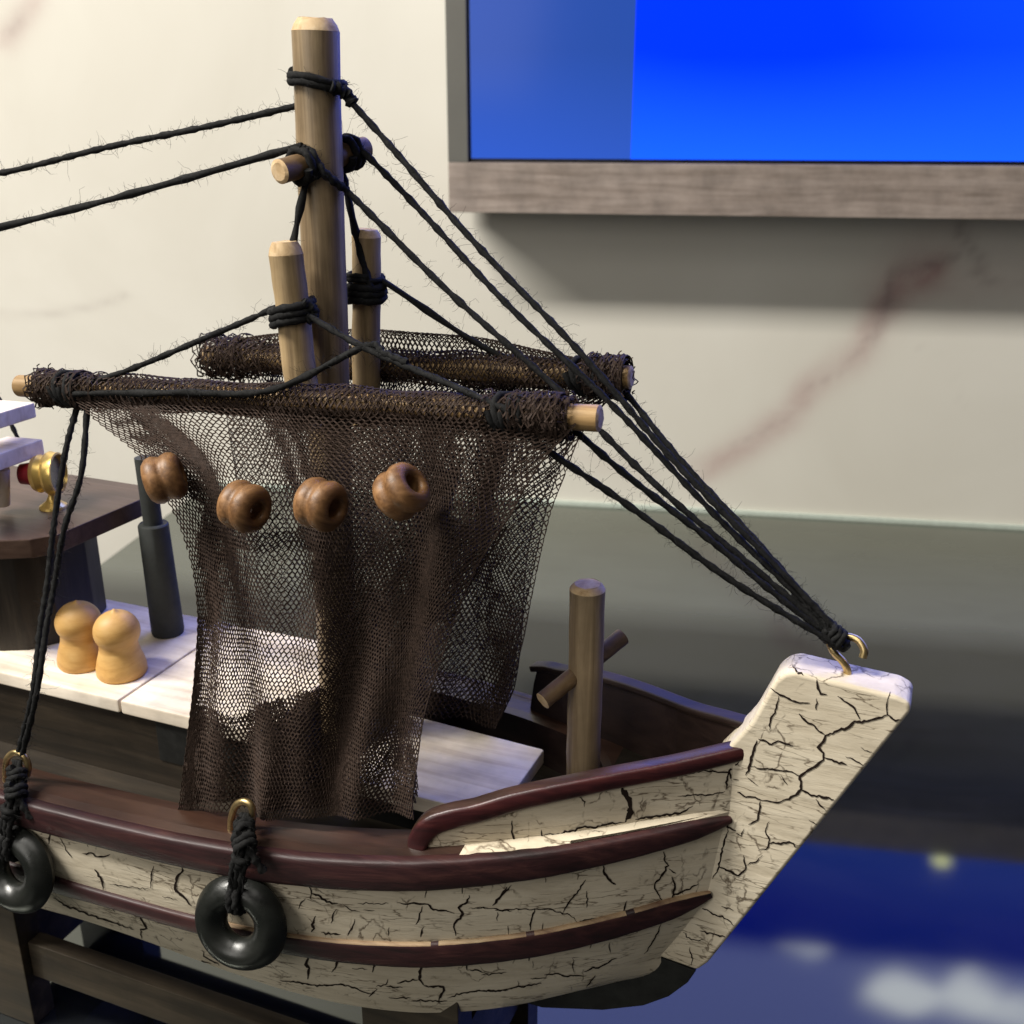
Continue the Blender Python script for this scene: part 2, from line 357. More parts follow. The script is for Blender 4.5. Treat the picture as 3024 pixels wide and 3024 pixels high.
mb = MB(); wall_block(mb, TE0, 138, -60, WALL_N - 0.35, -1.2, 0, 0.06); mb.build('tabletop', M['glass'], tb)
mb = MB(); wall_block(mb, TE0, 138, WALL_N - 0.34, WALL_N - 0.02, -1.2, 0.32, 0.05); mb.build('back_strip', M['glass_edge'], tb)

# ------------------------------------------------------------------ television
TVN = 5.4                                                # its face stands this far off the wall
el, _ = on_wall(1320, 320, TVN); _, zb = on_wall(1340, 627, TVN)
ei, zi = on_wall(1386, 469, TVN)
er, zt = el + 145.0, zb + 84.0
tv = thing('television', 'television with grey wood frame and glowing blue screen on the marble wall', 'television', wall_pt((el + er) / 2, WALL_N - TVN, zb))
n0, n1 = WALL_N - TVN, WALL_N - 1.0
mb = MB(); wall_block(mb, el, er, n0, n1, zb, zi - 0.25, 0.05); mb.build('bottom_rail', M['tv_wood'], tv)
mb = MB(); wall_block(mb, el, er, n0, n1, zt - (zi - zb), zt, 0.05); mb.build('top_rail', M['tv_wood'], tv)
for a, b in ((el, ei - 0.1), (er - (ei - el), er)):
    mb = MB(); wall_block(mb, a, b, n0 + 0.01, n1, zi - 0.24, zt - (zi - zb) - 0.01, 0.05); mb.build('side_rail', M['tv_grey'], tv)
zs1 = zt - (zi - zb) - 0.3; es1 = er - (ei - el) - 0.2
mb = MB(); wall_block(mb, ei - 0.09, es1 + 0.18, n0 + 0.55, n1 - 0.2, zi - 0.22, zs1 + 0.2, 0.0); bez = mb.build('bezel', M['tv_black'], tv)
def screen_mat():
    m, nt, b = new_mat('lit_screen')
    tc = nt.nodes.new('ShaderNodeAttribute'); tc.attribute_name = 'picture'
    em = nt.nodes.new('ShaderNodeEmission'); nt.links.new(tc.outputs['Color'], em.inputs['Color']); em.inputs['Strength'].default_value = 1.0
    out = nt.nodes['Material Output']; gl = nt.nodes.new('ShaderNodeBsdfGlossy'); gl.inputs['Roughness'].default_value = 0.15
    gl.inputs['Color'].default_value = (0.01, 0.01, 0.01, 1)
    ad = nt.nodes.new('ShaderNodeAddShader'); nt.links.new(em.outputs[0], ad.inputs[0]); nt.links.new(gl.outputs[0], ad.inputs[1])
    nt.links.new(ad.outputs[0], out.inputs['Surface']); return m
M['screen'] = screen_mat()
def mirror_on_wall(px, py, off):                          # the screen point whose reflection in the table shows here
    r = ray(px, py); t0 = -CH / r[2]; p = CAMP + t0 * r; r2 = r * np.array([1, 1, -1]); t = (WALL_N - off - WN @ p) / (WN @ r2)
    q = p + t * r2; return float(WE @ q), float(q[2])
def build_screen():
    st = 0.5; ea, eb, za, zbm = ei + 0.05, es1 - 0.05, zi + 0.02, zs1 - 0.05
    ne, nz = int((eb - ea) / st), int((zbm - za) / st)
    esplit, _ = on_wall(1868, 300, TVN - 0.4)
    cols = np.concatenate([np.linspace(ea, esplit - 0.02, int((esplit - ea) / st)), np.linspace(esplit + 0.02, eb, int((eb - esplit) / st))])
    rows = np.linspace(za, zbm, nz); EE, ZZ = np.meshgrid(cols, rows); nr, nc = EE.shape
    P = WE * EE[..., None] + WN * (n0 + 0.5); P[..., 2] += ZZ
    idx = np.arange(nr * nc).reshape(nr, nc)
    F = np.stack([idx[:-1, :-1], idx[:-1, 1:], idx[1:, 1:], idx[1:, :-1]], -1).reshape(-1, 4)
    me = bpy.data.meshes.new('screen'); me.from_pydata((P.reshape(-1, 3) * SC).tolist(), [], F.tolist()); me.materials.append(M['screen'])
    h = ZZ - za; right = EE > esplit
    g = np.clip(h / 7.0, 0, 1) ** 1.0; wav = 0.5 + 0.5 * np.sin(EE * 0.16 + 0.4 + 0.1 * h)
    r_lo, r_hi = np.array([0.012, 0.150, 1.6]), np.array([0.0, 0.042, 1.5])
    l_lo, l_hi = np.array([0.035, 0.118, 0.64]), np.array([0.026, 0.085, 0.42])
    mixr = np.clip(g * (0.75 + 0.35 * wav), 0, 1)[..., None]; cr = r_lo * (1 - mixr) + r_hi * mixr
    ml = np.clip(g * 0.8 + 0.25 * (EE - ea) / (esplit - ea), 0, 1)[..., None]; cl = l_lo * (1 - ml) + l_hi * ml
    C = np.where(right[..., None], cr, cl)
    # drifting white shapes higher up on the picture, seen only in the table's reflection
    cloud = np.zeros(EE.shape)
    for px, py, sx, sy, a in ((2390, 2770, 2.6, 2.2, .9), (2530, 2720, 2.2, 2.2, .9), (2640, 2930, 3.2, 2.6, 1.0),
                              (2720, 2960, 2.6, 2.2, .8), (2850, 2930, 2.6, 3.2, .9), (2990, 2990, 4.0, 2.6, .9), (2800, 2750, 1.0, 2.4, .35), (2740, 2790, 1.0, 1.6, .3)):
        ce, cz = mirror_on_wall(px, py, TVN - 0.4)
        wob = 0.5 * np.sin(EE * 1.1 + ZZ * 0.7)
        cloud += a * np.exp(-(((EE - ce + wob) / (0.85 * sx)) ** 2 + ((ZZ - cz + 0.4 * wob) / (0.85 * sy)) ** 2) ** 1.3)
    (e_a, z_a), (e_b, z_b) = on_wall(1500, -25, TVN - 0.4), on_wall(3000, -25, TVN - 0.4)
    ztop = z_a + (z_b - z_a) * (EE - e_a) / (e_b - e_a)
    up = np.clip((ZZ - ztop) / 2.2, 0, 1)[..., None]; C = C * (1 - up) + np.array([0.85, 1.0, 2.9]) * up
    top = np.clip((h - 27) / 5, 0, 1)[..., None]; C = C * (1 - top) + np.array([0.9, 1.5, 7.5]) * top      # added unseen blue glow that lights the mast
    cloud *= np.clip((ZZ - ztop) / 1.2, 0, 1)
    C = C * (1 - np.clip(cloud, 0, 1)[..., None]) + np.array([6.0, 6.1, 7.0]) * np.clip(cloud, 0, 1)[..., None]
    ce, cz = on_wall(3125, 455, TVN - 0.4)
    s = np.exp(-(((EE - ce) / 0.8) ** 2 + ((ZZ - max(cz, za + 0.6)) / 0.55) ** 2) ** 1.5)[..., None]
    C = C * (1 - s) + np.array([7.0, 7.0, 3.2]) * s  # added yellow glow past the view edge, reflected in the table
    a = me.color_attributes.new('picture', 'FLOAT_COLOR', 'POINT'); c = np.ones((nr * nc, 4)); c[:, :3] = C.reshape(-1, 3); a.data.foreach_set('color', c.ravel())
    o = bpy.data.objects.new('screen', me); COL.objects.link(o); attach(o, tv)
build_screen()

# ------------------------------------------------------------------ the boat: hull surface
BASE_U = np.array([-20, -16, -11, -6, -2, 0, 2.5, 5, 8, 10, 12.2]); BASE_B = np.array([4.3, 4.9, 5.4, 5.5, 5.42, 5.25, 4.85, 4.25, 3.0, 1.9, 0.55])
_cp = np.polyfit(BASE_U, BASE_B, 6)
def b0(u):
    u = np.asarray(u, float); return np.maximum(np.interp(u, BASE_U, BASE_B) * 0.35 + np.polyval(_cp, u) * 0.65, 0.3)
LV_S = [0.0, 0.16, 0.48, 0.60, 1.0]                       # gunwale, under wale 1, over wale 2, under wale 2, chine
LV_END = [11.9, 11.76, 11.55, 11.45, 10.3]
def bhalf(u, s):
    ue = np.interp(s, LV_S, LV_END); u = np.asarray(u, float)
    us = np.where(u > 0, u * 12.2 / ue, u)
    return 0.5 + (b0(us) - 0.5) * (1 - 0.23 * s ** 2.2)
def solve(px, py, fn):
    """Where the sight line meets the near hull surface |v| = fn(u)."""
    r = ray(px, py); lo, hi = 5.0 / FPX, 60.0 / FPX
    f = lambda t: (lambda q: -q[1] - float(fn(q[0])))(uv(CAMP + t * r))
    ts = np.linspace(lo, hi, 400); prev = f(ts[0])
    for a, b in zip(ts[:-1], ts[1:]):
        cur = f(b)
        if prev > 0 >= cur:
            for _ in range(40):
                c = (a + b) / 2
                if f(c) > 0: a = c
                else: b = c
            break
        prev = cur
    else: b = (V0 - 0.5) / (SU * r[0] + CU * r[1])
    p = CAMP + b * r; return uv(p)[0], p[2]
LV_PX = [[(61, 2357), (280, 2413), (466, 2459), (652, 2492), (741, 2508), (1010, 2526), (1197, 2534), (1400, 2529), (1487, 2522), (1710, 2495), (1938, 2448), (2145, 2398)],
         [(70, 2431), (326, 2501), (466, 2534), (606, 2571), (741, 2590), (1010, 2613), (1197, 2613), (1400, 2601), (1710, 2568), (1938, 2514), (2140, 2425)],
         [(172, 2590), (419, 2660), (573, 2706), (853, 2758), (1010, 2770), (1197, 2779), (1400, 2764), (1710, 2729), (1938, 2667), (2100, 2609)],
         [(172, 2618), (419, 2697), (573, 2743), (853, 2804), (1010, 2820), (1197, 2831), (1400, 2826), (1710, 2802), (1938, 2729), (2098, 2640)],
         [(140, 2674), (326, 2771), (596, 2841), (700, 2870), (824, 2907), (990, 2953), (1114, 2977), (1238, 2992), (1400, 2990), (1524, 2977), (1715, 2932), (1814, 2886), (1897, 2845), (1938, 2826)]]
ZF = []
for k, pts in enumerate(LV_PX):
    q = np.array([solve(x, y, lambda u, s=LV_S[k]: bhalf(u, s)) for x, y in pts]); q = q[np.argsort(q[:, 0])]
    c = np.polyfit(q[:, 0], q[:, 1], 3); u_lo, u_hi = q[0, 0], q[-1, 0]
    sl = np.polyval(np.polyder(c), u_lo)
    ZF.append((c, u_lo, u_hi, float(np.clip(sl, -0.06, 0.0) if k < 4 else np.clip(sl, -.02, 0.02))))
    print('level', k, 'u', u_lo.round(2), u_hi.round(2), 'z', np.round(q[[0, len(q)//2, -1], 1], 2), 'fit err', np.abs(np.polyval(c, q[:, 0]) - q[:, 1]).max().round(3))
def zlev(k, u):
    c, a, b, sl = ZF[k]; u = np.asarray(u, float)
    return np.where(u < a, np.polyval(c, a) + sl * (u - a), np.polyval(c, np.minimum(u, b + 0.6)))
U_AFT = -17.5
def hull_pt(t, s):                                        # t 0 aft .. 1 stem, s 0 gunwale .. 1 chine
    ue = np.interp(s, LV_S, LV_END); u = U_AFT + (ue - U_AFT) * t
    zs = [float(zlev(k, U_AFT + (LV_END[k] - U_AFT) * t)) for k in range(5)]
    zc = np.polyfit(LV_S, zs, 3); z = float(np.interp(s, LV_S, zs)) * 0.6 + float(np.polyval(zc, s)) * 0.4
    return u, float(bhalf(u, s)), z
def zg(u): return zlev(0, u)
print('gunwale z', [round(float(zg(u)), 2) for u in (-16, -6, 0, 5, 8, 11.9)])

boat = thing('model_boat', 'cream crackled model fishing boat with maroon trim and brown nets', 'model boat', W(-2, 0, 5))
NT, NS = 90, 14
tt = np.concatenate([np.linspace(0, 0.55, 30, endpoint=False), np.linspace(0.55, 1, 60)])
hb = MB()
for sg in (-1, 1):
    vs = []
    for t in tt:
        for s in np.linspace(0, 1, NS):
            u, b, z = hull_pt(t, s); vs.append(W(u, sg * b, z))
        u, b, z = hull_pt(t, 1.0)
        for q in (0.12, 0.35, 0.7, 1.0):                  # bilge turning under to the keel
            vs.append(W(u, sg * b * (1 - q) + sg * 0.3 * q, z - 0.75 * (1 - (1 - q) ** 2)))
    fs = grid_faces(len(tt), NS + 4, False)
    if sg > 0: fs = [f[::-1] for f in fs]
    hb.add(vs, fs, 0)
prof = [hull_pt(0, s) for s in np.linspace(0, 1, NS)]
poly = [W(u, -b, z) for u, b, z in prof] + [W(u, b, z) for u, b, z in prof[::-1]]
hb.add(poly, [tuple(range(len(poly)))], 0)
hull_bvh = BVHTree.FromPolygons([Vector(p) for p in hb.v], hb.f)
# bulwark (fore), set in from the wale so that a pale ledge shows
U_BW = 5.15
def brail(u): return np.maximum(bhalf(u, 0) - np.interp(u, [4.5, 7, 10, 11.8], [0.42, 0.46, 0.30, 0.0]), 0.5)
RAIL_PX = [(1232, 2524), (1234, 2482), (1268, 2440), (1330, 2418), (1400, 2403), (1500, 2372), (1600, 2349), (1700, 2328), (1800, 2307), (1980, 2272), (2100, 2244), (2190, 2222)]
rail_uz = np.array([solve(x, y, brail) for x, y in RAIL_PX])
print('rail', rail_uz.round(2).tolist())
def zrail(u): return np.interp(u, rail_uz[2:, 0], rail_uz[2:, 1])
bw_bvh = []
for sg in (-1, 1):
    mb = MB(); us = np.linspace(rail_uz[1, 0] + (0.15 if sg < 0 else 0.22), 12.1, 60); vs = []; vi = []
    for u in us:
        b = float(brail(u)); zt_ = float(zrail(u)) - 0.1 + (0.47 * (12 - u) / 7 + 0.44 if sg > 0 else 0); zb_ = float(zg(u)) - 0.02
        zt_ = min(zt_, zb_ + max(0.05, (u - us[0]) * (2.5 if sg < 0 else 7) + 0.2))
        bi = max(b - 0.34, 0.12)
        vs += [W(u, sg * b, zb_), W(u, sg * b, zt_), W(u, sg * bi, zt_), W(u, sg * bi, zb_)]
    n = len(us)
    for i in range(n - 1):
        for j, mm in ((0, 0), (1, 1), (2, 1)):
            f = (i * 4 + j, i * 4 + j + 1, i * 4 + 5 + j, i * 4 + 4 + j)
            mb.add([vs[k] for k in (f if sg > 0 else f[::-1])], [(0, 1, 2, 3)], mm)
    mb.add(vs[:4], [(0, 1, 2, 3)], 1); mb.add(vs[-4:], [(3, 2, 1, 0)], 1)
    if sg < 0: bw_bvh = BVHTree.FromPolygons([Vector(p) for p in mb.v], mb.f); bw_near = mb
    else: mb.build('bulwark', [M['cream'], M['inner']], boat)
# ledge between bulwark and wale is part of the hull
for sg in (-1, 1):
    us = np.linspace(3.0, 11.9, 40); vs = []
    for u in us: vs += [W(u, sg * float(bhalf(u, 0)), float(zg(u))), W(u, sg * max(float(brail(u)) - 0.02, .3), float(zg(u)) + 0.05 + 0.1 * min(max((u - 5) / 3, 0), 1))]
    if sg < 0: hb.add(vs, [(2 * i, 2 * i + 2, 2 * i + 3, 2 * i + 1) for i in range(12, 39)], 0)
    else: hb.add(vs, [(2 * i + 1, 2 * i + 3, 2 * i + 2, 2 * i) for i in range(12, 39)], 0)

# stem plank
STEM_PX = [(2218, 2135), (2288, 2012), (2318, 1990), (2350, 1986), (2420, 2003), (2650, 2056), (2688, 2078), (2690, 2104), (2090, 2846), (2058, 2868), (1930, 2822), (1860, 2760), (2010, 2500), (2110, 2250)]
sp = MB(); solid(sp, [on_v(x, y, -0.58) for x, y in STEM_PX], BV * 1.16, 0.11, 0, 3)
stem_bvh = BVHTree.FromPolygons([Vector(p) for p in sp.v], sp.f)

# cracks in the paint, raised a hair over the surface they run across
def c1(l): return [(x * .4658, 2124 + y * .4658) for x, y in l]
def c2(l): return [(700 + x * .4141, 2224 + y * .4141) for x, y in l]
def c3(l): return [(1400 + x * .4141, 2224 + y * .4141) for x, y in l]
def c4(l): return [(2024 + x * .4141, 1800 + y * .4141) for x, y in l]
CR = []
for wd, l in [(9, [(610, 560), (670, 605), (740, 635), (800, 660), (890, 665)]), (8, [(665, 615), (650, 680), (640, 735), (610, 770), (600, 860)]),
    (11, [(938, 500), (945, 560), (965, 600), (1010, 605)]), (7, [(935, 630), (933, 715)]), (9, [(1085, 615), (1150, 660), (1205, 700), (1245, 780)]),
    (12, [(1460, 590), (1440, 650), (1435, 700), (1440, 750), (1380, 770), (1310, 790), (1240, 797), (1205, 795), (1150, 845), (1080, 865), (1000, 895), (985, 940), (945, 980), (985, 1020), (985, 1070), (930, 1115), (860, 1155), (815, 1190), (825, 1240), (825, 1280), (800, 1310), (740, 1350), (660, 1375), (600, 1365), (545, 1360)]),
    (9, [(1440, 745), (1480, 780), (1540, 785)]), (10, [(810, 740), (860, 795), (920, 825), (970, 875), (995, 895)]), (10, [(990, 1050), (1060, 1080), (1150, 1105)]),
    (12, [(825, 1285), (900, 1325), (970, 1335), (1060, 1355)]), (7, [(930, 1350), (1000, 1430)]), (8, [(815, 1185), (760, 1155), (700, 1150), (620, 1135), (550, 1135), (470, 1120)]),
    (11, [(520, 920), (570, 935), (615, 960), (660, 935), (700, 950), (770, 970)]), (12, [(510, 930), (490, 1000), (465, 1090), (430, 1180)]),
    (9, [(545, 1360), (480, 1335), (430, 1335), (370, 1300)]), (12, [(535, 1365), (530, 1420), (515, 1500), (450, 1530)]), (9, [(590, 1660), (680, 1670), (740, 1655), (800, 1690)]),
    (6, [(1140, 1045), (1270, 1110)]), (4, [(1250, 980), (1345, 1030)]), (5, [(880, 1500), (940, 1535)]), (8, [(300, 1560), (270, 1690), (240, 1830), (195, 1920)]),
    (8, [(240, 1835), (310, 1860), (380, 1895), (430, 1850), (415, 1750)]), (9, [(300, 1440), (300, 1550), (360, 1575)]), (6, [(360, 1590), (400, 1615), (420, 1560)]),
    (7, [(600, 1510), (570, 1580), (600, 1640), (590, 1690), (520, 1720)]), (4, [(440, 1195), (520, 1255)]), (5, [(680, 1180), (730, 1250)]), (6, [(550, 1750), (500, 1800), (430, 1820)]), (9, [(765, 395), (790, 440), (840, 470)])]:
    CR.append((wd, c4(l)))
for wd, l in [(7, [(1740, 810), (1830, 845), (1890, 870)]), (7, [(1615, 1095), (1720, 1150), (1800, 1180), (1850, 1230)]), (6, [(1765, 1090), (1850, 1120)]), (8, [(1610, 1265), (1700, 1285), (1790, 1310)]),
    (6, [(1490, 1275), (1550, 1330), (1640, 1330)]), (6, [(1540, 1380), (1560, 1470), (1550, 1510)]), (26, [(1040, 235), (1080, 290), (1110, 350), (1118, 420), (1080, 490)]), (6, [(740, 310), (790, 345), (785, 380)]),
    (8, [(1530, 150), (1620, 125), (1720, 130), (1820, 135), (1830, 180), (1890, 190)]), (9, [(1890, 60), (1820, 120), (1805, 190), (1795, 260)]), (8, [(1450, 305), (1560, 295), (1700, 295), (1790, 270)]),
    (8, [(480, 545), (490, 600), (480, 655)]), (9, [(270, 480), (275, 580), (295, 640), (290, 710)]), (10, [(500, 582), (600, 578), (700, 550), (790, 520), (850, 530), (950, 505), (1080, 490)]),
    (11, [(1150, 470), (1300, 445), (1450, 430), (1560, 375)]), (11, [(920, 800), (930, 860), (980, 920), (1010, 935)]), (10, [(1350, 700), (1360, 770), (1385, 800), (1330, 880), (1285, 940), (1310, 1000), (1340, 1045)]),
    (8, [(1385, 820), (1440, 855)]), (9, [(1410, 880), (1430, 930), (1410, 1040)]), (8, [(265, 940), (190, 1020), (130, 1085)]), (7, [(795, 900), (740, 980), (690, 1040), (630, 1140)]), (6, [(800, 980), (810, 1040), (800, 1100)]),
    (6, [(0, 1105), (100, 1105), (200, 1120), (300, 1105), (430, 1110), (540, 1110), (580, 1130), (680, 1150), (710, 1170), (740, 1210)]), (8, [(430, 1105), (410, 1180), (400, 1260)]), (6, [(240, 1230), (245, 1290)]), (5, [(490, 1210), (492, 1265)]),
    (9, [(750, 1195), (860, 1180), (960, 1165), (1040, 1145)]), (7, [(1090, 1050), (1060, 1150)]), (9, [(1415, 1015), (1500, 975), (1600, 930)]), (6, [(1335, 1210), (1280, 1330), (1210, 1430)]), (11, [(375, 1405), (390, 1480)]), (5, [(415, 1480), (418, 1530)]),
    (7, [(780, 1555), (900, 1520), (980, 1470), (1020, 1460)]), (5, [(400, 1605), (520, 1600)]), (7, [(500, 1580), (600, 1570), (650, 1590), (800, 1585)]), (6, [(865, 1580), (800, 1670)]), (8, [(0, 1695), (190, 1690), (300, 1665), (480, 1640)]),
    (5, [(310, 1620), (310, 1660)]), (6, [(965, 1350), (970, 1420)]), (5, [(700, 1460), (710, 1560)]), (7, [(840, 1350), (825, 1390)]), (6, [(505, 880), (510, 920)]), (5, [(740, 850), (735, 900)])]:
    CR.append((wd, c3(l)))
for wd, l in [(9, [(510, 930), (530, 1000), (580, 1010), (640, 1060), (720, 1070)]), (7, [(530, 1000), (520, 1040)]), (6, [(490, 1035), (460, 1060), (440, 1110)]), (12, [(560, 1160), (535, 1220), (550, 1250), (530, 1275)]),
    (8, [(710, 1110), (680, 1170), (670, 1210)]), (9, [(840, 1180), (820, 1250), (790, 1300)]), (4, [(750, 1070), (800, 1110), (880, 1130)]), (7, [(1085, 1240), (1080, 1300)]),
    (8, [(1140, 1065), (1200, 1075), (1280, 1070), (1360, 1075), (1400, 1115), (1470, 1120), (1550, 1140)]), (8, [(1320, 1090), (1300, 1160), (1275, 1220)]), (10, [(1330, 1240), (1310, 1310)]),
    (11, [(1655, 1010), (1640, 1060), (1580, 1100), (1610, 1145), (1560, 1200), (1545, 1240), (1560, 1300)]), (9, [(1600, 940), (1605, 1000)]), (6, [(1350, 970), (1340, 1030)]), (10, [(1925, 950), (1880, 1020), (1830, 1080)]),
    (13, [(515, 1445), (490, 1505), (515, 1530), (505, 1610)]), (10, [(740, 1440), (710, 1500), (675, 1560)]), (10, [(990, 1460), (965, 1560)]), (15, [(1330, 1475), (1310, 1540), (1300, 1610), (1330, 1650)]), (7, [(1140, 1640), (1200, 1620), (1290, 1615)]),
    (8, [(310, 1620), (400, 1625), (520, 1650), (640, 1655), (740, 1645), (840, 1670), (900, 1700), (960, 1715)]), (9, [(1000, 1680), (940, 1735)]), (6, [(1075, 1610), (1060, 1650), (990, 1665)]), (6, [(1060, 1660), (1180, 1670)]),
    (11, [(1330, 1655), (1470, 1665), (1475, 1690), (1440, 1750), (1440, 1780)]), (10, [(1635, 1460), (1640, 1545)]), (5, [(1080, 1740), (1240, 1745)]), (6, [(1240, 1765), (1500, 1765)]), (7, [(1500, 1745), (1600, 1710), (1660, 1700), (1930, 1690)]),
    (9, [(600, 1275), (740, 1290)]), (6, [(1840, 1120), (1960, 1122)]), (6, [(1855, 1130), (1855, 1195)]), (4, [(820, 1530), (930, 1540)]), (4, [(1650, 1105), (1790, 1102)]), (4, [(860, 1070), (960, 1070), (1080, 1072)]), (4, [(900, 1115), (980, 1120)]),
    (6, [(1640, 1545), (1770, 1560)]), (5, [(1740, 1580), (1920, 1560)])]:
    CR.append((wd, c2(l)))
for wd, l in [(9, [(320, 720), (310, 790)]), (4, [(380, 750), (430, 840), (460, 880)]), (8, [(520, 850), (580, 845), (620, 870), (660, 870), (700, 855)]), (9, [(600, 950), (640, 1000), (650, 1030), (655, 1080)]),
    (7, [(975, 930), (960, 1000), (955, 1070)]), (12, [(1150, 920), (1160, 960), (1120, 1010), (1110, 1075), (1170, 1130), (1215, 1180)]), (5, [(690, 1040), (800, 1060), (950, 1075)]), (8, [(710, 1170), (730, 1220)]),
    (9, [(885, 1230), (910, 1290), (930, 1325), (890, 1330), (900, 1390)]), (8, [(340, 1130), (420, 1180), (550, 1230), (700, 1280), (850, 1330)]), (7, [(1080, 1480), (1200, 1510), (1340, 1550)]), (6, [(1280, 1460), (1310, 1510), (1390, 1560)]),
    (6, [(560, 790), (562, 810)]), (8, [(230, 690), (330, 715), (430, 745)]), (4, [(1030, 1120), (1130, 1150)])]:
    CR.append((wd, c1(l)))
CR += [(30, [(1563, 2483), (1571, 2484)]), (30, [(1711, 2458), (1718, 2458)])]
def add_crack(px, wd):
    P = np.array(px, float); seg = [P[0]]
    for a, b in zip(P[:-1], P[1:]):
        L = np.hypot(*(b - a)); n = max(2, int(L / 7)); nr = np.array([-(b - a)[1], (b - a)[0]]) / (L + 1e-6)
        for i in range(1, n + 1):
            p = a + (b - a) * i / n
            if i < n: p = p + nr * random.gauss(0, 1.6)
            seg.append(p)
    seg = np.array(seg); T = np.gradient(seg, axis=0); T /= np.linalg.norm(T, axis=1)[:, None] + 1e-9; N = np.stack([-T[:, 1], T[:, 0]], 1)
    n = len(seg); wv = []
    for i in range(n):
        e = min(i, n - 1 - i) / max(2.0, n * 0.18); wv.append(wd * 0.5 * (0.28 + 0.72 * min(1, e)) * random.uniform(0.6, 1.25))
    rows = {0: [], 1: [], 2: []}; strips = []; cur = []; last = None
    for i in range(n):
        pr = []; who = None
        for sgn in (-1, 1):
            q = seg[i] + sgn * N[i] * wv[i]; r = Vector(ray(*q)).normalized(); best = None
            for k, bv in enumerate((hull_bvh, stem_bvh, bw_bvh)):
                loc, nor, _, d = bv.ray_cast(Vector(CAMP), r)
                if loc is not None and (best is None or d < best[0]): best = (d, loc, nor, k)
            if best is None: pr = None; break
            if best[2].dot(r) > 0: best = (best[0], best[1], -best[2], best[3])
            who = best[3]; pr.append((best[1] + best[2] * 0.014, who))
        if pr is None or pr[0][1] != pr[1][1] or (last is not None and who != last):
            if len(cur) > 1: strips.append((last, cur))
            cur = []
        if pr is not None and pr[0][1] == pr[1][1]:
            if cur and (pr[0][0] - cur[-1][0]).length > 0.35:
                strips.append((last, cur)); cur = []
            cur.append((pr[0][0], pr[1][0])); last = who
        else: last = None
    if len(cur) > 1: strips.append((last, cur))
    for who, st in strips:
        if len(st) < 2: continue
        vs = []
        for a, b in st: vs += [a, b]
        (hb, sp, bw_near)[who].add(vs, [(2 * i, 2 * i + 1, 2 * i + 3, 2 * i + 2) for i in range(len(st) - 1)], 2 if who == 2 else 1)
for wd, l in CR: add_crack(l, wd * 0.4141 * 1.5)
hull = hb.build('hull', [M['cream'], M['crack']], boat, angle=35)
sp.build('stem', [M['cream'], M['crack']], boat, angle=50)
bw_near.build('bulwark', [M['cream'], M['inner'], M['crack']], boat)

# keel block at the forefoot and along the bottom
mb = MB(); KEEL = [(1925, 2818), (2056, 2868), (2030, 2905), (1975, 2945), (1900, 2972), (1780, 2985), (1600, 2978)]
kp = [on_v(x, y, -0.5) for x, y in KEEL]; zk = kp[-1][2]
kp += [W(-14, -0.5, zk), W(-14, -0.5, zk + 2.0), W(6, -0.5, zk + 2.4)]
solid(mb, kp, BV * 1.0, 0.06); mb.build('keel', M['black'], boat)

# rails, wales
def sweep(mb, path, out, h, th, m=0, round_=0.3):
    """Rounded bar along a path; out = outward direction per point, h along the bar's own 'up'."""
    P = np.asarray(path, float); T = np.gradient(P, axis=0); T /= np.linalg.norm(T, axis=1)[:, None]; n = len(P)
    h = np.broadcast_to(h, (n,)); th = np.broadcast_to(th, (n,)); a = np.linspace(0, 2 * np.pi, 16, endpoint=False); ex = 0.42
    cx = np.sign(np.cos(a)) * np.abs(np.cos(a)) ** ex; cy = np.sign(np.sin(a)) * np.abs(np.sin(a)) ** ex; vs = []
    for i in range(n):
        o = unit(out[i] - T[i] * (out[i] @ T[i])); up = np.cross(o, T[i]); up = up if up[2] >= -0.7 else -up
        vs.extend(P[i] + cx[:, None] * o * th[i] / 2 + cy[:, None] * up * h[i] / 2)
    mb.add(vs, grid_faces(n, 16), m); mb.add(vs[:16], [tuple(range(16))[::-1]], m); mb.add(vs[-16:], [tuple(range(16))], m)
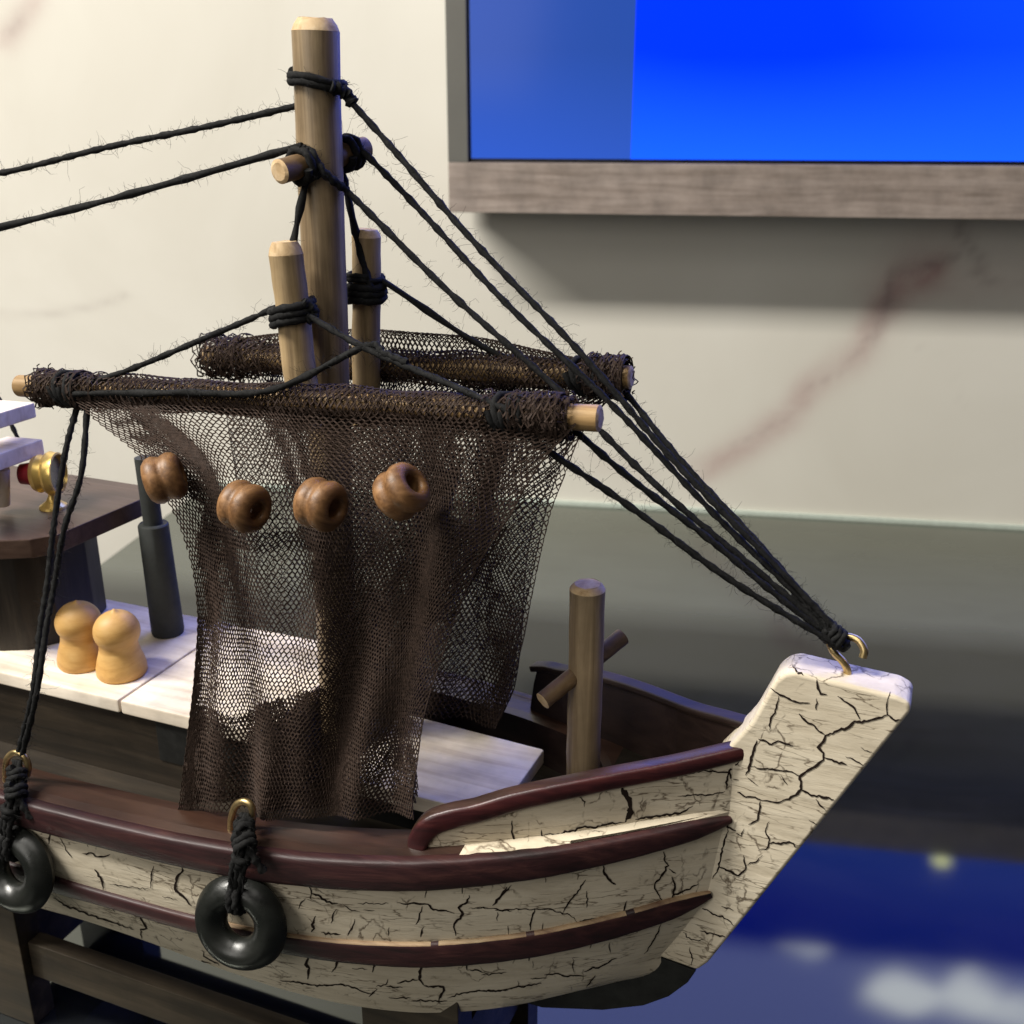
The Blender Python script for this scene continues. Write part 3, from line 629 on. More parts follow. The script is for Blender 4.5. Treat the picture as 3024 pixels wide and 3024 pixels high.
for sg in (-1, 1):
    mb = MB(); P = smooth_path([W(u, sg * (float(brail(u)) - 0.16), z + (0.47 * (12 - u) / 7 + 0.36 if sg > 0 else 0)) for u, z in (rail_uz if sg < 0 else rail_uz[2:])], 8)
    P = np.vstack([P, P[-1] + (P[-1] - P[-2])])
    out = [BV * sg] * len(P)
    T = np.gradient(P, axis=0); T /= np.linalg.norm(T, axis=1)[:, None]
    ups = [np.cross(BV * sg, t) for t in T]
    n = len(P); a = np.linspace(0, 2 * np.pi, 16, endpoint=False); ex = 0.45
    cx = np.sign(np.cos(a)) * np.abs(np.cos(a)) ** ex; cy = np.sign(np.sin(a)) * np.abs(np.sin(a)) ** ex; vs = []
    hh = np.interp(np.arange(n), [0, 6, 20, n - 1], [0.50, 0.56, 0.60, 0.42])
    if sg > 0: hh = np.full(n, 0.22)
    hor = [unit(np.cross(UP, np.array([t[0], t[1], 0]) + BU * 0.3)) for t in T]
    for i in range(n):
        o = hor[i] * (1 if hor[i] @ (BV * sg) > 0 else -1); up = unit(np.cross(T[i], o)); 
        vs.extend(P[i] + cx[:, None] * o * 0.25 + cy[:, None] * up * hh[i] / 2)
    for f in grid_faces(n, 16):
        j = f[0] % 16; mb.add([vs[k] for k in f], [(0, 1, 2, 3)], 0 if (j in (13, 14, 15, 0, 1, 2)) else 1)
    mb.add(vs[:16], [tuple(range(16))[::-1]]); mb.add(vs[-16:], [tuple(range(16))])
    me_o = mb.build('rail', [M['maroon'] if sg < 0 else M['inner'], M['board'] if sg < 0 else M['inner']], boat, angle=60); bmx = bmesh.new(); bmx.from_mesh(me_o.data); bmesh.ops.remove_doubles(bmx, verts=bmx.verts, dist=1e-6); bmx.to_mesh(me_o.data); bmx.free()
    for ka, kb, th, mat in ((0, 1, 0.42, 'wale'), (2, 3, 0.36, 'wale')):
        mb = MB(); us = np.concatenate([np.linspace(U_AFT, 4, 30, endpoint=False), np.linspace(4, LV_END[ka] - 0.02, 40)]); P = []; H = []; O = []; TH = []
        for u in us:
            za, zb2 = float(zlev(ka, u)), float(zlev(kb, u * LV_END[kb] / LV_END[ka] if u > 0 else u)); s = (LV_S[ka] + LV_S[kb]) / 2
            b = float(bhalf(u, s)); e = min(1, max(0, (LV_END[ka] - u) / 0.9)); e = 0.25 + 0.75 * e ** 0.6
            d = (float(bhalf(u + .05, s)) - float(bhalf(u - .05, s))) / 0.1
            P.append(W(u, sg * (b + 0.02), (za + zb2) / 2 + (0.02 if ka == 0 else 0))); H.append((za - zb2) * e + random.gauss(0, 0.008)); TH.append(th * (0.4 + 0.6 * e)); O.append(unit(BV * sg - BU * d))
        P = np.array(P); sweep(mb, P, O, np.array(H), np.array(TH))
        if ka == 2:                                      # the top edge of the lower wale is pale in broken patches
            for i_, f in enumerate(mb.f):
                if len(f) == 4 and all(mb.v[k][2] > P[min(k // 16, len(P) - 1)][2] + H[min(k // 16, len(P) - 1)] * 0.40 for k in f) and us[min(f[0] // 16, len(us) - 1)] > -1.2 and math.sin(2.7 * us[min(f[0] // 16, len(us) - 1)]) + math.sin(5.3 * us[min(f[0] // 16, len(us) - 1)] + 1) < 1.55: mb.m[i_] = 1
        mb.build('wale', [M[mat], M['pale_top']], boat, angle=60)

# deck: covering boards, well, foredeck
WELL_F, Z_FLOOR, BW = 8.3, CH - 18.75, 1.25
def well_b(u):
    r = np.clip((WELL_F - u) / 1.6, 0, 1); return np.maximum(np.maximum(bhalf(u, 0) - BW, 0.4) * np.sqrt(np.clip(1 - (1 - r) ** 2, 0, 1)), 0.0)
for sg in (-1, 1):
    mb = MB(); us = np.concatenate([np.linspace(U_AFT, 6, 40, endpoint=False), np.linspace(6, WELL_F, 24)]); vs = []
    for u in us:
        z = float(zg(u)); bo, bi = float(bhalf(u, 0)) - 0.02, float(well_b(u))
        vs += [W(u, sg * bo, z - 0.02), W(u, sg * (bo * .7 + bi * .3), z + 0.06), W(u, sg * (bo * .25 + bi * .75), z + 0.06), W(u, sg * bi, z + 0.03), W(u, sg * bi, Z_FLOOR - 0.05)]
    for i in range(len(us) - 1):
        for j in range(4):
            f = (i * 5 + j, i * 5 + j + 1, i * 5 + 6 + j, i * 5 + 5 + j); mb.add([vs[k] for k in (f if sg > 0 else f[::-1])], [(0, 1, 2, 3)], 1 if j == 3 else 0)
    mb.build('covering_board', [M['board'], M['inner']], boat, angle=50)
mb = MB(); us = np.linspace(WELL_F - 0.02, 12.2, 20); vs = []
for u in us:
    for q in np.linspace(-1, 1, 9): vs.append(W(u, q * max(float(bhalf(u, 0)) - 0.03, 0.2), float(zg(u)) + 0.05))
mb.add(vs, grid_faces(20, 9, False)); mb.build('foredeck', M['deck'], boat)
mb = MB(); block(mb, U_AFT + 0.1, WELL_F, -4.9, 4.9, Z_FLOOR - 0.3, Z_FLOOR, 0.0)
mb = MB(); us = np.linspace(U_AFT + 0.1, WELL_F, 50); vs = []
for u in us: vs += [W(u, -float(well_b(u)) - 0.05, Z_FLOOR), W(u, float(well_b(u)) + 0.05, Z_FLOOR)]
mb.add(vs, [(2 * i, 2 * i + 2, 2 * i + 3, 2 * i + 1) for i in range(49)]); mb.build('well_deck', M['deck'], boat)

# hatch boards on a dark coaming
ZS = CH - 16.0
UJ = -5.75
mb = MB(); block(mb, -17, -1.0, -2.55, 2.55, Z_FLOOR - 0.02, ZS - 0.45, 0.04); mb.build('hatch_coaming', M['deck'], boat)
mb = MB(); block(mb, -4.6, -1.3, -2.6, -2.3, Z_FLOOR + 0.9, ZS - 0.5, 0.02); mb.build('coaming_panel', M['black'], boat)
for a, b in ((-17, UJ), (UJ + 0.07, -0.75)):
    mb = MB(); block(mb, a, b, -2.75, 2.8, ZS - 0.45, ZS, 0.07); mb.build('hatch_board', M['balsa'], boat)
mb = MB(); solid(mb, [W(1.2, -2.0, CH - 17.85), W(6.0, -2.05, CH - 17.85), W(6.05, 1.5, CH - 17.85), W(1.2, 1.8, CH - 17.85)], np.array([0, 0, 0.5]), 0.08); mb.build('hatch_board', M['balsa'], boat)
mb = MB(); block(mb, 1.5, 5.7, -1.7, 1.2, Z_FLOOR - 0.02, CH - 17.86, 0.03); mb.build('hatch_coaming', M['black'], boat)

# dowels -------------------------------------------------------------------------------------------
def dowel(name, a, b, r, mat, parent, chamfer=0.12, wob=0.01, r2=None, m2='endgrain'):
    """Turned stick with chamfered, paler cut ends."""
    a, b = np.asarray(a, float), np.asarray(b, float); d = unit(b - a); L = np.linalg.norm(b - a); n = 24
    mb = MB(); r2 = r if r2 is None else r2
    ts = np.linspace(0, L - chamfer, n); P = [a + d * t for t in ts]; x = unit(np.cross(d, [0.2, 1, 0.31]))
    P = [p + x * wob * math.sin(i * 0.5 + r * 7) for i, p in enumerate(P)]
    rad = np.linspace(r, r2, n) * (1 + 0.012 * np.sin(np.arange(n) * 1.7)); tube(mb, P, rad, 24, False)
    top = [P[-1], P[-1] + d * chamfer * 0.55, P[-1] + d * chamfer]; tube(mb, np.array(top), [rad[-1], rad[-1] * 0.90, rad[-1] * 0.72], 24, True, 1)
    nv = len(mb.v); q0 = random.uniform(0, 6)
    for i in range(nv - 72 - 24, nv):                    # hand-sanded tip: uneven facets
        k = (i - nv) % 24; g = 0.05 * math.sin(2 * k * 0.2618 + q0) + 0.03 * math.sin(5 * k * 0.2618 + 2 * q0) + random.gauss(0, 0.008)
        mb.v[i] = tuple(np.array(mb.v[i]) - d * abs(g) * 0.9 * r)
    mb.add([P[0] + rad[0] * (math.cos(q) * x + math.sin(q) * np.cross(d, x)) for q in np.linspace(0, 2 * math.pi, 24, endpoint=False)], [tuple(range(24))], 1)
    return mb.build(name, [M[mat], M[m2]], parent, angle=30)
m_top = on_v(931, 52, 0.0); m_bot = W(0, 0, Z_FLOOR)
mast = dowel('mast', m_bot, m_top, 0.565, 'dowel', boat, 0.30)
rm = unit(m_top - m_bot)
def mast_at(py):                                          # the mast axis point seen at photo row py
    best = min((abs((lambda q: 1512 + FPX * (-(q @ np.array([0, ST, CT]))) / (q @ np.array([0, CT, -ST])))(m_bot + rm * t - CAMP) - py), t) for t in np.linspace(0, 22, 500))
    return m_bot + rm * best[1]
def to_px(p):
    q = np.asarray(p) - CAMP; z = q @ np.array([0, CT, -ST]); return 1512 + FPX * q[0] / z, 1512 + FPX * (-(q @ np.array([0, ST, CT]))) / z
pa, pb = on_v(822, 508, -1.45), on_v(1076, 438, 1.45)
dowel('cross_peg', pb, pa, 0.29, 'dowel_h', mast, 0.05, 0.0)
sp_n = (on_v(893, 1160, -1.25), on_v(841, 712, -1.25)); sp_f = (on_v(1081, 1160, 1.25), on_v(1083, 676, 1.25))
d_ = unit(sp_n[1] - sp_n[0]); n_low = sp_n[0] - d_ * 0.9; d_ = unit(sp_f[1] - sp_f[0]); f_low = sp_f[0] - d_ * 0.9
post_n = dowel('side_post', n_low, sp_n[1], 0.42, 'dowel_pale', boat, 0.32); post_f = dowel('side_post', f_low, sp_f[1], 0.38, 'dowel_pale', boat, 0.20)
print('posts uv', uv(n_low), uv(f_low))
bp_top = on_v(1736, 1722, 0.0); bp = dowel('bow_post', np.array([bp_top[0], bp_top[1], Z_FLOOR]), bp_top, 0.46, 'dowel', boat, 0.17, 0.006)
q1, q2 = on_v(1600, 2072, -1.15), on_v(1838, 1880, 1.15); dowel('cross_peg', q2, q1, 0.235, 'dowel_h', bp, 0.03, 0.0)
VB = 2.05
bn = (on_v(60, 1140, -VB - 0.2), on_v(1776, 1237, -VB + 0.1)); bf = (on_v(612, 1052, VB), on_v(1868, 1116, VB))
boom_n = dowel('boom', bn[0], bn[1], 0.30, 'boom', boat, 0.05, 0.01); boom_f = dowel('boom', bf[0], bf[1], 0.30, 'boom', boat, 0.05, 0.01)
def on_boom(b, px):                                       # the boom axis point seen at photo column px
    ts = np.linspace(-0.05, 1.05, 800); return min(((abs(to_px(b[0] + (b[1] - b[0]) * t)[0] - px), t) for t in ts))[1]
def bpt(b, px): return b[0] + (b[1] - b[0]) * on_boom(b, px)

# ------------------------------------------------------------------ cords
def fuzz(mb, P, r, density, length=0.42):
    P = np.asarray(P, float); seg = np.linalg.norm(np.diff(P, axis=0), axis=1); L = seg.sum(); cum = np.concatenate([[0], np.cumsum(seg)])
    for _ in range(int(L * density)):
        s = random.uniform(0, L); i = min(int(np.searchsorted(cum, s)) - 1, len(P) - 2); i = max(i, 0); t = (s - cum[i]) / (seg[i] + 1e-9)
        p = P[i] * (1 - t) + P[i + 1] * t; tg = unit(P[i + 1] - P[i]); d = unit(np.cross(tg, rng.normal(size=3)))
        l = length * random.uniform(0.2, 0.8) * (2.0 if random.random() < 0.08 else 1); q = p + d * r * 0.8; pts = [q]; k = tg * random.choice((-1, 1)) * random.uniform(0.1, 1.3)
        dd = unit(d + k)
        for j in range(3):
            dd = unit(dd + rng.normal(size=3) * 0.55); q = q + dd * l / 3; pts.append(q)
        tube(mb, np.array(pts), [0.0045, 0.004, 0.0035, 0.0025], 3, False)
def cord(mb, pts, r=0.09, sag=0.0, fz=30, n=None, lobe=0.17, tw=12.0):
    pts = [np.asarray(p, float) for p in pts]
    if len(pts) == 2:
        L = np.linalg.norm(pts[1] - pts[0]); n = max(8, int(L * 6)); t = np.linspace(0, 1, n)[:, None]; P = pts[0] * (1 - t) + pts[1] * t
        P[:, 2] -= sag * 4 * (t * (1 - t))[:, 0]
        ph = random.random() * 6; w1 = 0.055 * np.sin(t[:, 0] * L * 0.75 + ph) * np.sin(np.pi * t[:, 0]); P[:, 2] += w1; P[:, 0] += 0.6 * w1
    else: P = smooth_path(pts, n or 14)
    rr = r * (1 + 0.10 * np.sin(np.arange(len(P)) * 1.3 + random.random() * 5) + 0.05 * rng.normal(size=len(P)))
    tube(mb, P, rr, 10, True, twist=tw, lobe=lobe); fuzz(mb, P, r, fz)
def loops(mb, c, axis, R, r=0.10, turns=2.0, pitch=0.17, fz=10, tilt=None):
    axis = unit(np.asarray(axis, float)); x = unit(np.cross(axis, [0.31, 0.2, 0.9]) if abs(axis[2]) < 0.9 else np.cross(axis, [1, 0.2, 0])); y = np.cross(axis, x)
    tl = np.zeros(3) if tilt is None else np.asarray(tilt, float)
    a = np.linspace(0, 2 * np.pi * turns, int(18 * turns)); P = [np.asarray(c) + axis * (pitch * (q / (2 * np.pi) - turns / 2) + 0.02 * math.sin(3 * q)) + (R + 0.015 * math.sin(5 * q)) * (math.cos(q) * x + math.sin(q) * y) for q in a]
    P = [p + axis * ((p - np.asarray(c)) @ tl) for p in P]
    tube(mb, np.array(P), r, 9, True, twist=9, lobe=0.15); fuzz(mb, P, r, fz)
def rope(name_pts, r=0.09, sag=0.0, fz=30, name='rope', parent=None):
    mb = MB(); cord(mb, name_pts, r, sag, fz); return mb.build(name, M['rope'], parent or boat, angle=80)

hook_b = on_v(2488, 1895, 0.0)                            # where the stays gather on the bow eye
# lashings
mt = mast_at(243); mb = MB(); loops(mb, mt, rm, 0.64, 0.095, 2.2, 0.13, tilt=-0.16 * BU - 0.1 * BV); cord(mb, [mt + BU * 0.55 - BV * 0.35 - UP * 0.1, mt + BU * 0.8 - UP * 0.28, mt + BU * 0.95 - UP * 0.5], 0.15); mb.build('lashing', M['rope'], mast, angle=80)
mp = mast_at(470); mb = MB()
pn_in = pa + (pb - pa) * 0.28; pf_in = pa + (pb - pa) * 0.80
for c in (pn_in, pf_in): loops(mb, c, pb - pa, 0.37, 0.10, 2.6, 0.18)
cord(mb, [pn_in + UP * 0.42 - BV * 0.1, mp - BV * 0.66 + UP * 0.1 + BU * 0.15, mp - BV * 0.55 + BU * 0.5 - UP * 0.35, mp + BU * 0.72 - UP * 0.75], 0.10)
mb.build('lashing', M['rope'], mast, angle=80)
ln = sp_n[0] + (sp_n[1] - sp_n[0]) * ((1160 - 918) / (1160 - 712)); mb = MB(); loops(mb, ln, sp_n[1] - sp_n[0], 0.52, 0.105, 3.0, 0.16, tilt=0.12 * BU); cord(mb, [ln + BU * 0.45 - BV * 0.2 + UP * 0.35, ln + BU * 0.62 + UP * 0.05, ln + BU * 0.5 - BV * 0.2 - UP * 0.15], 0.12); mb.build('lashing', M['rope'], post_n, angle=80)
lf = sp_f[0] + (sp_f[1] - sp_f[0]) * ((1160 - 850) / (1160 - 676)); mb = MB(); loops(mb, lf - UP * 0.05, sp_f[1] - sp_f[0], 0.47, 0.11, 3.0, 0.16); loops(mb, lf + UP * 0.34, sp_f[1] - sp_f[0], 0.46, 0.07, 1.5, 0.1); mb.build('lashing', M['rope'], post_f, angle=80)
# running ropes
ms = mt + BU * 0.9 - UP * 0.45
far_r, near_r = bpt(bf, 1790), bpt(bn, 1520); near_l = bpt(bn, 225); far_r2 = bpt(bf, 1740)
R_ = 0.081
rope([ms, hook_b + UP * 0.12], R_, 0.12)                                                     # forestay from the mast top
rope([pf_in + UP * 0.38 + BU * 0.05, hook_b + UP * 0.06], R_, 0.10)                          # from the far end of the cross peg
rope([mp + BU * 0.70 - UP * 0.72, bpt(bf, 1700) - BV * 0.45 + UP * 0.1 - BU * .2, hook_b], R_) if False else rope([mp + BU * 0.72 - UP * 0.75, hook_b - BV * 0.12], R_, 0.22)
rope([lf + BU * 0.45 + UP * 0.3, bpt(bf, 1480) + UP * 0.42, bpt(bf, 1700) + UP * 0.38], R_)  # side post to far boom
rope([ln + BU * 0.5 - BV * 0.15, near_r - BV * 0.36 + UP * 0.16], R_, 0.1)                   # side post to near boom
rope([near_r - BV * 0.38 - UP * 0.1, hook_b - BV * 0.15 - UP * 0.1], R_, 0.12)
rope([bpt(bn, 1690) - UP * 0.35 + BV * 0.2, hook_b - UP * 0.06], R_, 0.12)
rope([bpt(bf, 1840) - UP * 0.3, hook_b + UP * 0.02 + BV * 0.1], R_, 0.1)
rope([on_v(-1000, 706, 0.0), mast_at(312) - BU * 0.58], R_, 0.1)                              # two backstays leaving the frame aft
rope([on_v(-1000, 918, -1.0), on_v(-260, 735, -1.0), on_v(300, 596, -1.0), pn_in + UP * 0.45], R_ * 1.12)
rope([pn_in - UP * 0.35 + BU * 0.05, sp_n[1] - UP * 0.02 + BU * 0.12 + BV * .2], 0.085, 0.0, 10)
rope([pf_in - UP * 0.35 - BU * 0.25, lf + BU * 0.30 - BV * 0.32 + UP * 0.15], 0.095, 0.0, 10)
rope([ln - BU * 0.5 + UP * 0.1, near_l + UP * 0.25 + BU * .6 - BV * 0.2], R_ * 0.95, 0.1)
rope([near_l + BU * 0.35 - BV * 0.42 + UP * 0.0, bpt(bn, 560) - BV * 0.44 + UP * 0.18, bpt(bn, 830) - BV * 0.40 + UP * 0.36, (ln + BU * 0.5 - BV * 0.15) * 0.70 + (near_r - BV * 0.36 + UP * 0.16) * 0.30 - UP * 0.12, (ln + BU * 0.5 - BV * 0.15) * 0.60 + (near_r - BV * 0.36 + UP * 0.16) * 0.40 - UP * 0.04, (ln + BU * 0.5 - BV * 0.15) * 0.48 + (near_r - BV * 0.36 + UP * 0.16) * 0.52], R_ * 1.05)
hk_l = on_v(62, 2250, -5.05)
rope([near_l - UP * 0.4 + BU * 0.0, on_v(192, 1340, -2.9), on_v(158, 1560, -3.5), on_v(140, 1720, -4.0), on_v(118, 1860, -4.5), on_v(96, 2050, -5.2), hk_l + UP * 0.35], R_, 0.0)
rope([near_l - UP * 0.4 + BU * 0.5 - BV * .2, on_v(240, 1400, -3.2), on_v(190, 1560, -3.7), on_v(160, 1730, -4.1), on_v(138, 1850, -4.6), on_v(106, 2060, -5.3), hk_l + UP * 0.25 + BU * 0.1], R_, 0.0)
rope([on_v(-330, 510, 2.0), on_v(60, 1310, 2.0)], 0.07, 0.0, 8)
for c, ax in ((near_l, bn[1] - bn[0]), (near_r, bn[1] - bn[0]), (far_r2, bf[1] - bf[0])):
    mb = MB(); loops(mb, c + BU * 0.05, ax, 0.43, 0.085, 2.3, 0.20, fz=16); loops(mb, c - BU * 0.15, ax, 0.44, 0.085, 1.6, 0.17, fz=12, tilt=0.45 * BV - 0.3 * UP)
    mb.build('lashing', M['rope'], boom_f if c is far_r2 else boom_n, angle=80)
# gathered knot of stays at the bow eye
mb = MB(); dk = unit(mast_at(700) - hook_b)
loops(mb, hook_b + dk * 0.25, dk, 0.20, 0.085, 3.5, 0.13, fz=10); cord(mb, [hook_b + dk * 1.6 + BV * .04, hook_b + dk * 0.3, hook_b - dk * 0.12 - UP * 0.1], 0.16); mb.build('knot', M['rope'], boat, angle=80)

# hooks --------------------------------------------------------------------------------------------
def hook(pts, r=0.085):
    mb = MB(); tube(mb, smooth_path(pts, 10), r, 12, True); return mb.build('eye_hook', M['brass'], boat, angle=60)
hp = lambda x, y, v=0.0: on_v(x, y, v)
hook([hp(2500, 2025, 0), hp(2503, 1985, 0), hp(2490, 1955, 0), hp(2462, 1925, .05), hp(2452, 1895, .15), hp(2475, 1882, .2), hp(2505, 1880, .2), hp(2535, 1892, .15), hp(2552, 1920, .05), hp(2548, 1942, 0)], 0.095)
vh = -4.75
hook([hp(684, 2500, vh), hp(682, 2455, vh), hp(684, 2415, vh), hp(696, 2380, vh), hp(716, 2367, vh), hp(737, 2374, vh), hp(747, 2400, vh), hp(742, 2440, vh)], 0.095)
hook([hp(20, 2330, -5.05), hp(16, 2280, -5.05), hp(22, 2240, -5.05), hp(45, 2222, -5.05), hp(70, 2232, -5.05), hp(84, 2262, -5.05), hp(80, 2290, -5.05)], 0.095)

# ------------------------------------------------------------------ cabin aft, roof gear
cab = MB(); cp = [W(-17, -1.9, ZS), W(-11.4, -1.7, ZS), W(-10.6, -1.3, ZS), W(-10.0, -0.5, ZS), W(-10.1, 1.2, ZS), W(-10.5, 2.2, ZS), W(-17, 2.3, ZS)]
solid(cab, cp, np.array([0, 0, CH - 12.1 - ZS]), 0.05); cabin = cab.build('cabin', M['cabin'], boat, angle=35)
ZR = CH - 11.5
mb = MB(); rp = [W(-17, -3.0, ZR - 0.6), W(-9.6, -2.9, ZR - 0.6), W(-8.6, -2.35, ZR - 0.6), W(-8.15, -1.75, ZR - 0.6), W(-8.0, 1.7, ZR - 0.6), W(-8.9, 2.9, ZR - 0.6), W(-17, 3.0, ZR - 0.6)]
solid(mb, rp, np.array([0, 0, 0.6]), 0.05); mb.build('roof', M['roof'], cabin, angle=35)
ex_b = on_z(497, 1868, ZS); ex_t = on_v(452, 1545, uv(ex_b)[1])
mb = MB(); tube(mb, [ex_b, ex_b + (ex_t - ex_b) * 0.03, ex_b + (ex_t - ex_b) * .5, ex_t - UP * 0.05, ex_t], [0.50, 0.53, 0.50, 0.48, 0.44], 24, True)
dx = unit(ex_t - ex_b); tube(mb, [ex_t, ex_t + dx * 1.1, ex_t + dx * 2.2], 0.30, 20, True); mb.build('exhaust_pipe', M['pipe'], boat, angle=40)
# open rack of pale boards on the roof
def rack_board(x1, yt, yb, v1):
    """Board lying athwart; its bow face ends at photo column x1 between rows yt and yb."""
    a, b = on_v(x1, yt, v1), on_v(x1, yb, v1); u1 = uv(a)[0]
    mb = MB(); solid(mb, [W(u1, v1, b[2]), W(u1 - 1.3, v1 - 0.15, b[2]), W(u1 - 1.3, -3.6, b[2]), W(u1, -3.6, b[2])], np.array([0, 0, a[2] - b[2]]), 0.06); mb.build('rack_board', M['balsa'], boat, angle=35)
rack_board(103, 1188, 1232, 0.5); rack_board(127, 1296, 1342, 0.5)
pz = on_v(3, 1480, -0.9); mb = MB(); tube(mb, [pz - UP * 0.1, on_v(3, 1385, -0.9)], 0.25, 16, True); mb.build('rack_post', M['balsa'], boat)
_a, _b = on_v(103, 1210, 0.5), on_v(127, 1320, 0.5)
for _v in (-3.2, -1.9):
    for _p, _z0, _z1 in ((_a, _b[2], _a[2]), (_b, ZR - 0.05, _b[2])):
        mb = MB(); tube(mb, [W(uv(_p)[0] - 0.7, _v, _z0), W(uv(_p)[0] - 0.7, _v, _z1)], 0.22, 14, True); mb.build('rack_post', M['balsa'], boat)
# brass searchlight on the roof
sl = on_v(138, 1398, 0.05); fwd = unit(BU * 0.95 + BV * 0.36 + UP * 0.03)
k = 0.76
mb = MB(); lathe(mb, [(0.02, -1.05 * k), (0.42 * k, -1.05 * k), (0.5 * k, -0.4 * k)], sl, fwd); red = mb
lampb = MB(); lathe(lampb, [(0.50 * k, -0.5 * k), (0.72 * k, -0.45 * k), (0.80 * k, -0.25 * k), (0.72 * k, -0.08 * k), (0.70 * k, 0.0), (0.86 * k, 0.08 * k), (0.92 * k, 0.2 * k), (0.86 * k, 0.34 * k), (0.86 * k, 0.5 * k), (0.78 * k, 0.52 * k), (0.72 * k, 0.3 * k)], sl, fwd)
foot = sl + fwd * 0.05; zf = ZR - foot[2]
lathe(lampb, [(0.02, zf), (0.56 * k, zf + 0.0), (0.54 * k, zf + 0.07), (0.24 * k, zf + 0.24), (0.14 * k, zf + 0.4), (0.14 * k, zf * 0.45), (0.3 * k, -0.6 * k)], foot, UP)
lamp = lampb.build('searchlight', M['gold'], boat, angle=40); red.build('lamp_back', M['red'], lamp, angle=40)
mb = MB(); lathe(mb, [(0.01, 0.27 * k), (0.5 * k, 0.29 * k), (0.74 * k, 0.3 * k)], sl, fwd); mb.build('lens', M['lens'], lamp, angle=40)

# ------------------------------------------------------------------ peg figures on the hatch
def peg_figure():
    t = thing('peg_figure', 'x', 'figurine', (0, 0, 0), 'turned wooden peg figures on the hatch')
    mb = MB(); lathe(mb, [(0.01, 0.0), (0.44, 0.0), (0.472, 0.05), (0.468, 0.18), (0.435, 0.34), (0.395, 0.47), (0.365, 0.58)], seg=32); mb.build('body', M['peg'], t, local=True, angle=60)
    mb = MB(); pr = [(0.365, 0.578)]
    for a in np.linspace(-34, 80, 16): pr.append((0.432 * math.cos(math.radians(a)), 0.95 + 0.43 * math.sin(math.radians(a))))
    pr += [(0.045, 1.405), (0.015, 1.435), (0.0, 1.44)]
    lathe(mb, pr, seg=32); mb.build('head', M['peg'], t, local=True, angle=60); return t
def copy_tree(o, parent=None):
    c = o.copy(); COL.objects.link(c)
    if parent is not None: c.parent = parent
    for ch in [x for x in bpy.data.objects if x.parent == o]: copy_tree(ch, c)
    return c
f1 = peg_figure(); f2 = copy_tree(f1)
f1.scale = f2.scale = (1.6, 1.6, 1.52)
f1.location = Vector(on_z(362, 1988, ZS)) * SC; f1['label'] = 'honey wood peg figure standing in front, beside the joint in the pale hatch'
f2.location = Vector(on_z(246, 1958, ZS)) * SC; f2.rotation_euler = (0.03, -0.03, 1.9); f2['label'] = 'honey wood peg figure standing behind, nearer the dark cabin wall'

# ------------------------------------------------------------------ ring fenders
def fender():
    t = thing('ring_fender', 'x', 'fender', (0, 0, 0), 'black ring fenders along the hull')
    mb = MB(); R, r = 0.86, 0.43; pr = []
    for a in np.linspace(0, 2 * np.pi, 24, endpoint=False):
        s = 1.0 + 0.04 * math.cos(4 * a) + (0.045 if abs(a) < 0.1 else 0); pr.append((R + r * s * math.cos(a), r * 0.92 * s * math.sin(a)))
    lathe(mb, pr, (0, 0, 0), (0, 0, 1), 48, 0, loop=True); mb.build('ring', M['tyre'], t, local=True, angle=60); return t
def place_fender(t, px, py, tilt):
    qx, qy = px, py
    for _ in range(6):
        r = Vector(ray(qx, qy)).normalized(); loc, nor, _i, d = hull_bvh.ray_cast(Vector(CAMP), r)
        if loc is None: qy -= 10; continue
        if nor.dot(r) > 0: nor = -nor
        ax = Vector((nor.x, nor.y, 0)).normalized(); ax = (ax + Vector((0, 0, tilt))).normalized(); c = loc + ax * 0.55
        x, y = to_px(np.array(c)); qx += (px - x) * 0.8; qy += (py - y) * 0.8
    t.location = c * SC; t.rotation_euler = ax.to_track_quat('Z', 'Y').to_euler(); return c, ax
fa = fender(); fb = copy_tree(fa)
ca, aa = place_fender(fa, 711, 2724, 0.22); fa['label'] = 'black ring fender tied to the brass hook at the middle of the hull'
cb, ab = place_fender(fb, 50, 2566, 0.22); fb['label'] = 'black ring fender at the photo\'s left edge, under the knotted rope'
SGN = 1
def tether(t, c, ax, hk, over, name='tether'):
    c = np.array(c); ax = np.array(ax); side = unit(np.cross(ax, UP)); up = unit(np.cross(side, ax)); hk = np.asarray(hk)
    top = c + up * 0.88; mb = MB()
    lp = [top + up * 0.52 - ax * .1, top + up * 0.15 + ax * 0.46, top - up * 0.32 + ax * 0.40, top - up * 0.50, top - up * 0.3 - ax * 0.30, top + up * 0.3 - ax * 0.30, top + up * 0.52 - ax * .1]
    for s in (-0.09, 0.09): cord(mb, [p + side * s for p in lp], 0.10, fz=10, n=8)
    kn, md = over
    for q in (-0.12, 0.0, 0.12):
        cord(mb, [hk + side * q * 0.6 + UP * 0.06, hk * 0.4 + kn * 0.6 + side * q, kn + side * q * 1.5 - ax * (abs(q) - 0.1), md + side * q * 1.2, top + up * 0.12 + ax * 0.30 + side * q, top - up * 0.20 + ax * 0.44 + side * q], 0.082, fz=34, n=8)
    loops(mb, hk * 0.55 + kn * 0.45, unit(hk - kn), 0.19, 0.095, 2.6, 0.15, fz=22); loops(mb, kn, unit(hk - md + side * 0.5), 0.22, 0.10, 2.6, 0.16, fz=22); loops(mb, kn * .45 + md * .55, unit(kn - md - side * 0.4), 0.19, 0.09, 1.6, 0.16, fz=22)
    cord(mb, [kn, kn - side * SGN * 0.28 - UP * 0.3 + ax * .12, kn - side * SGN * 0.52 - UP * 0.72 + ax * .10], 0.10, fz=40, n=8)
    o = mb.build(name, M['rope'], None, angle=80); bpy.context.view_layer.update()
    o.parent = t; o.matrix_parent_inverse = t.matrix_basis.inverted(); return o
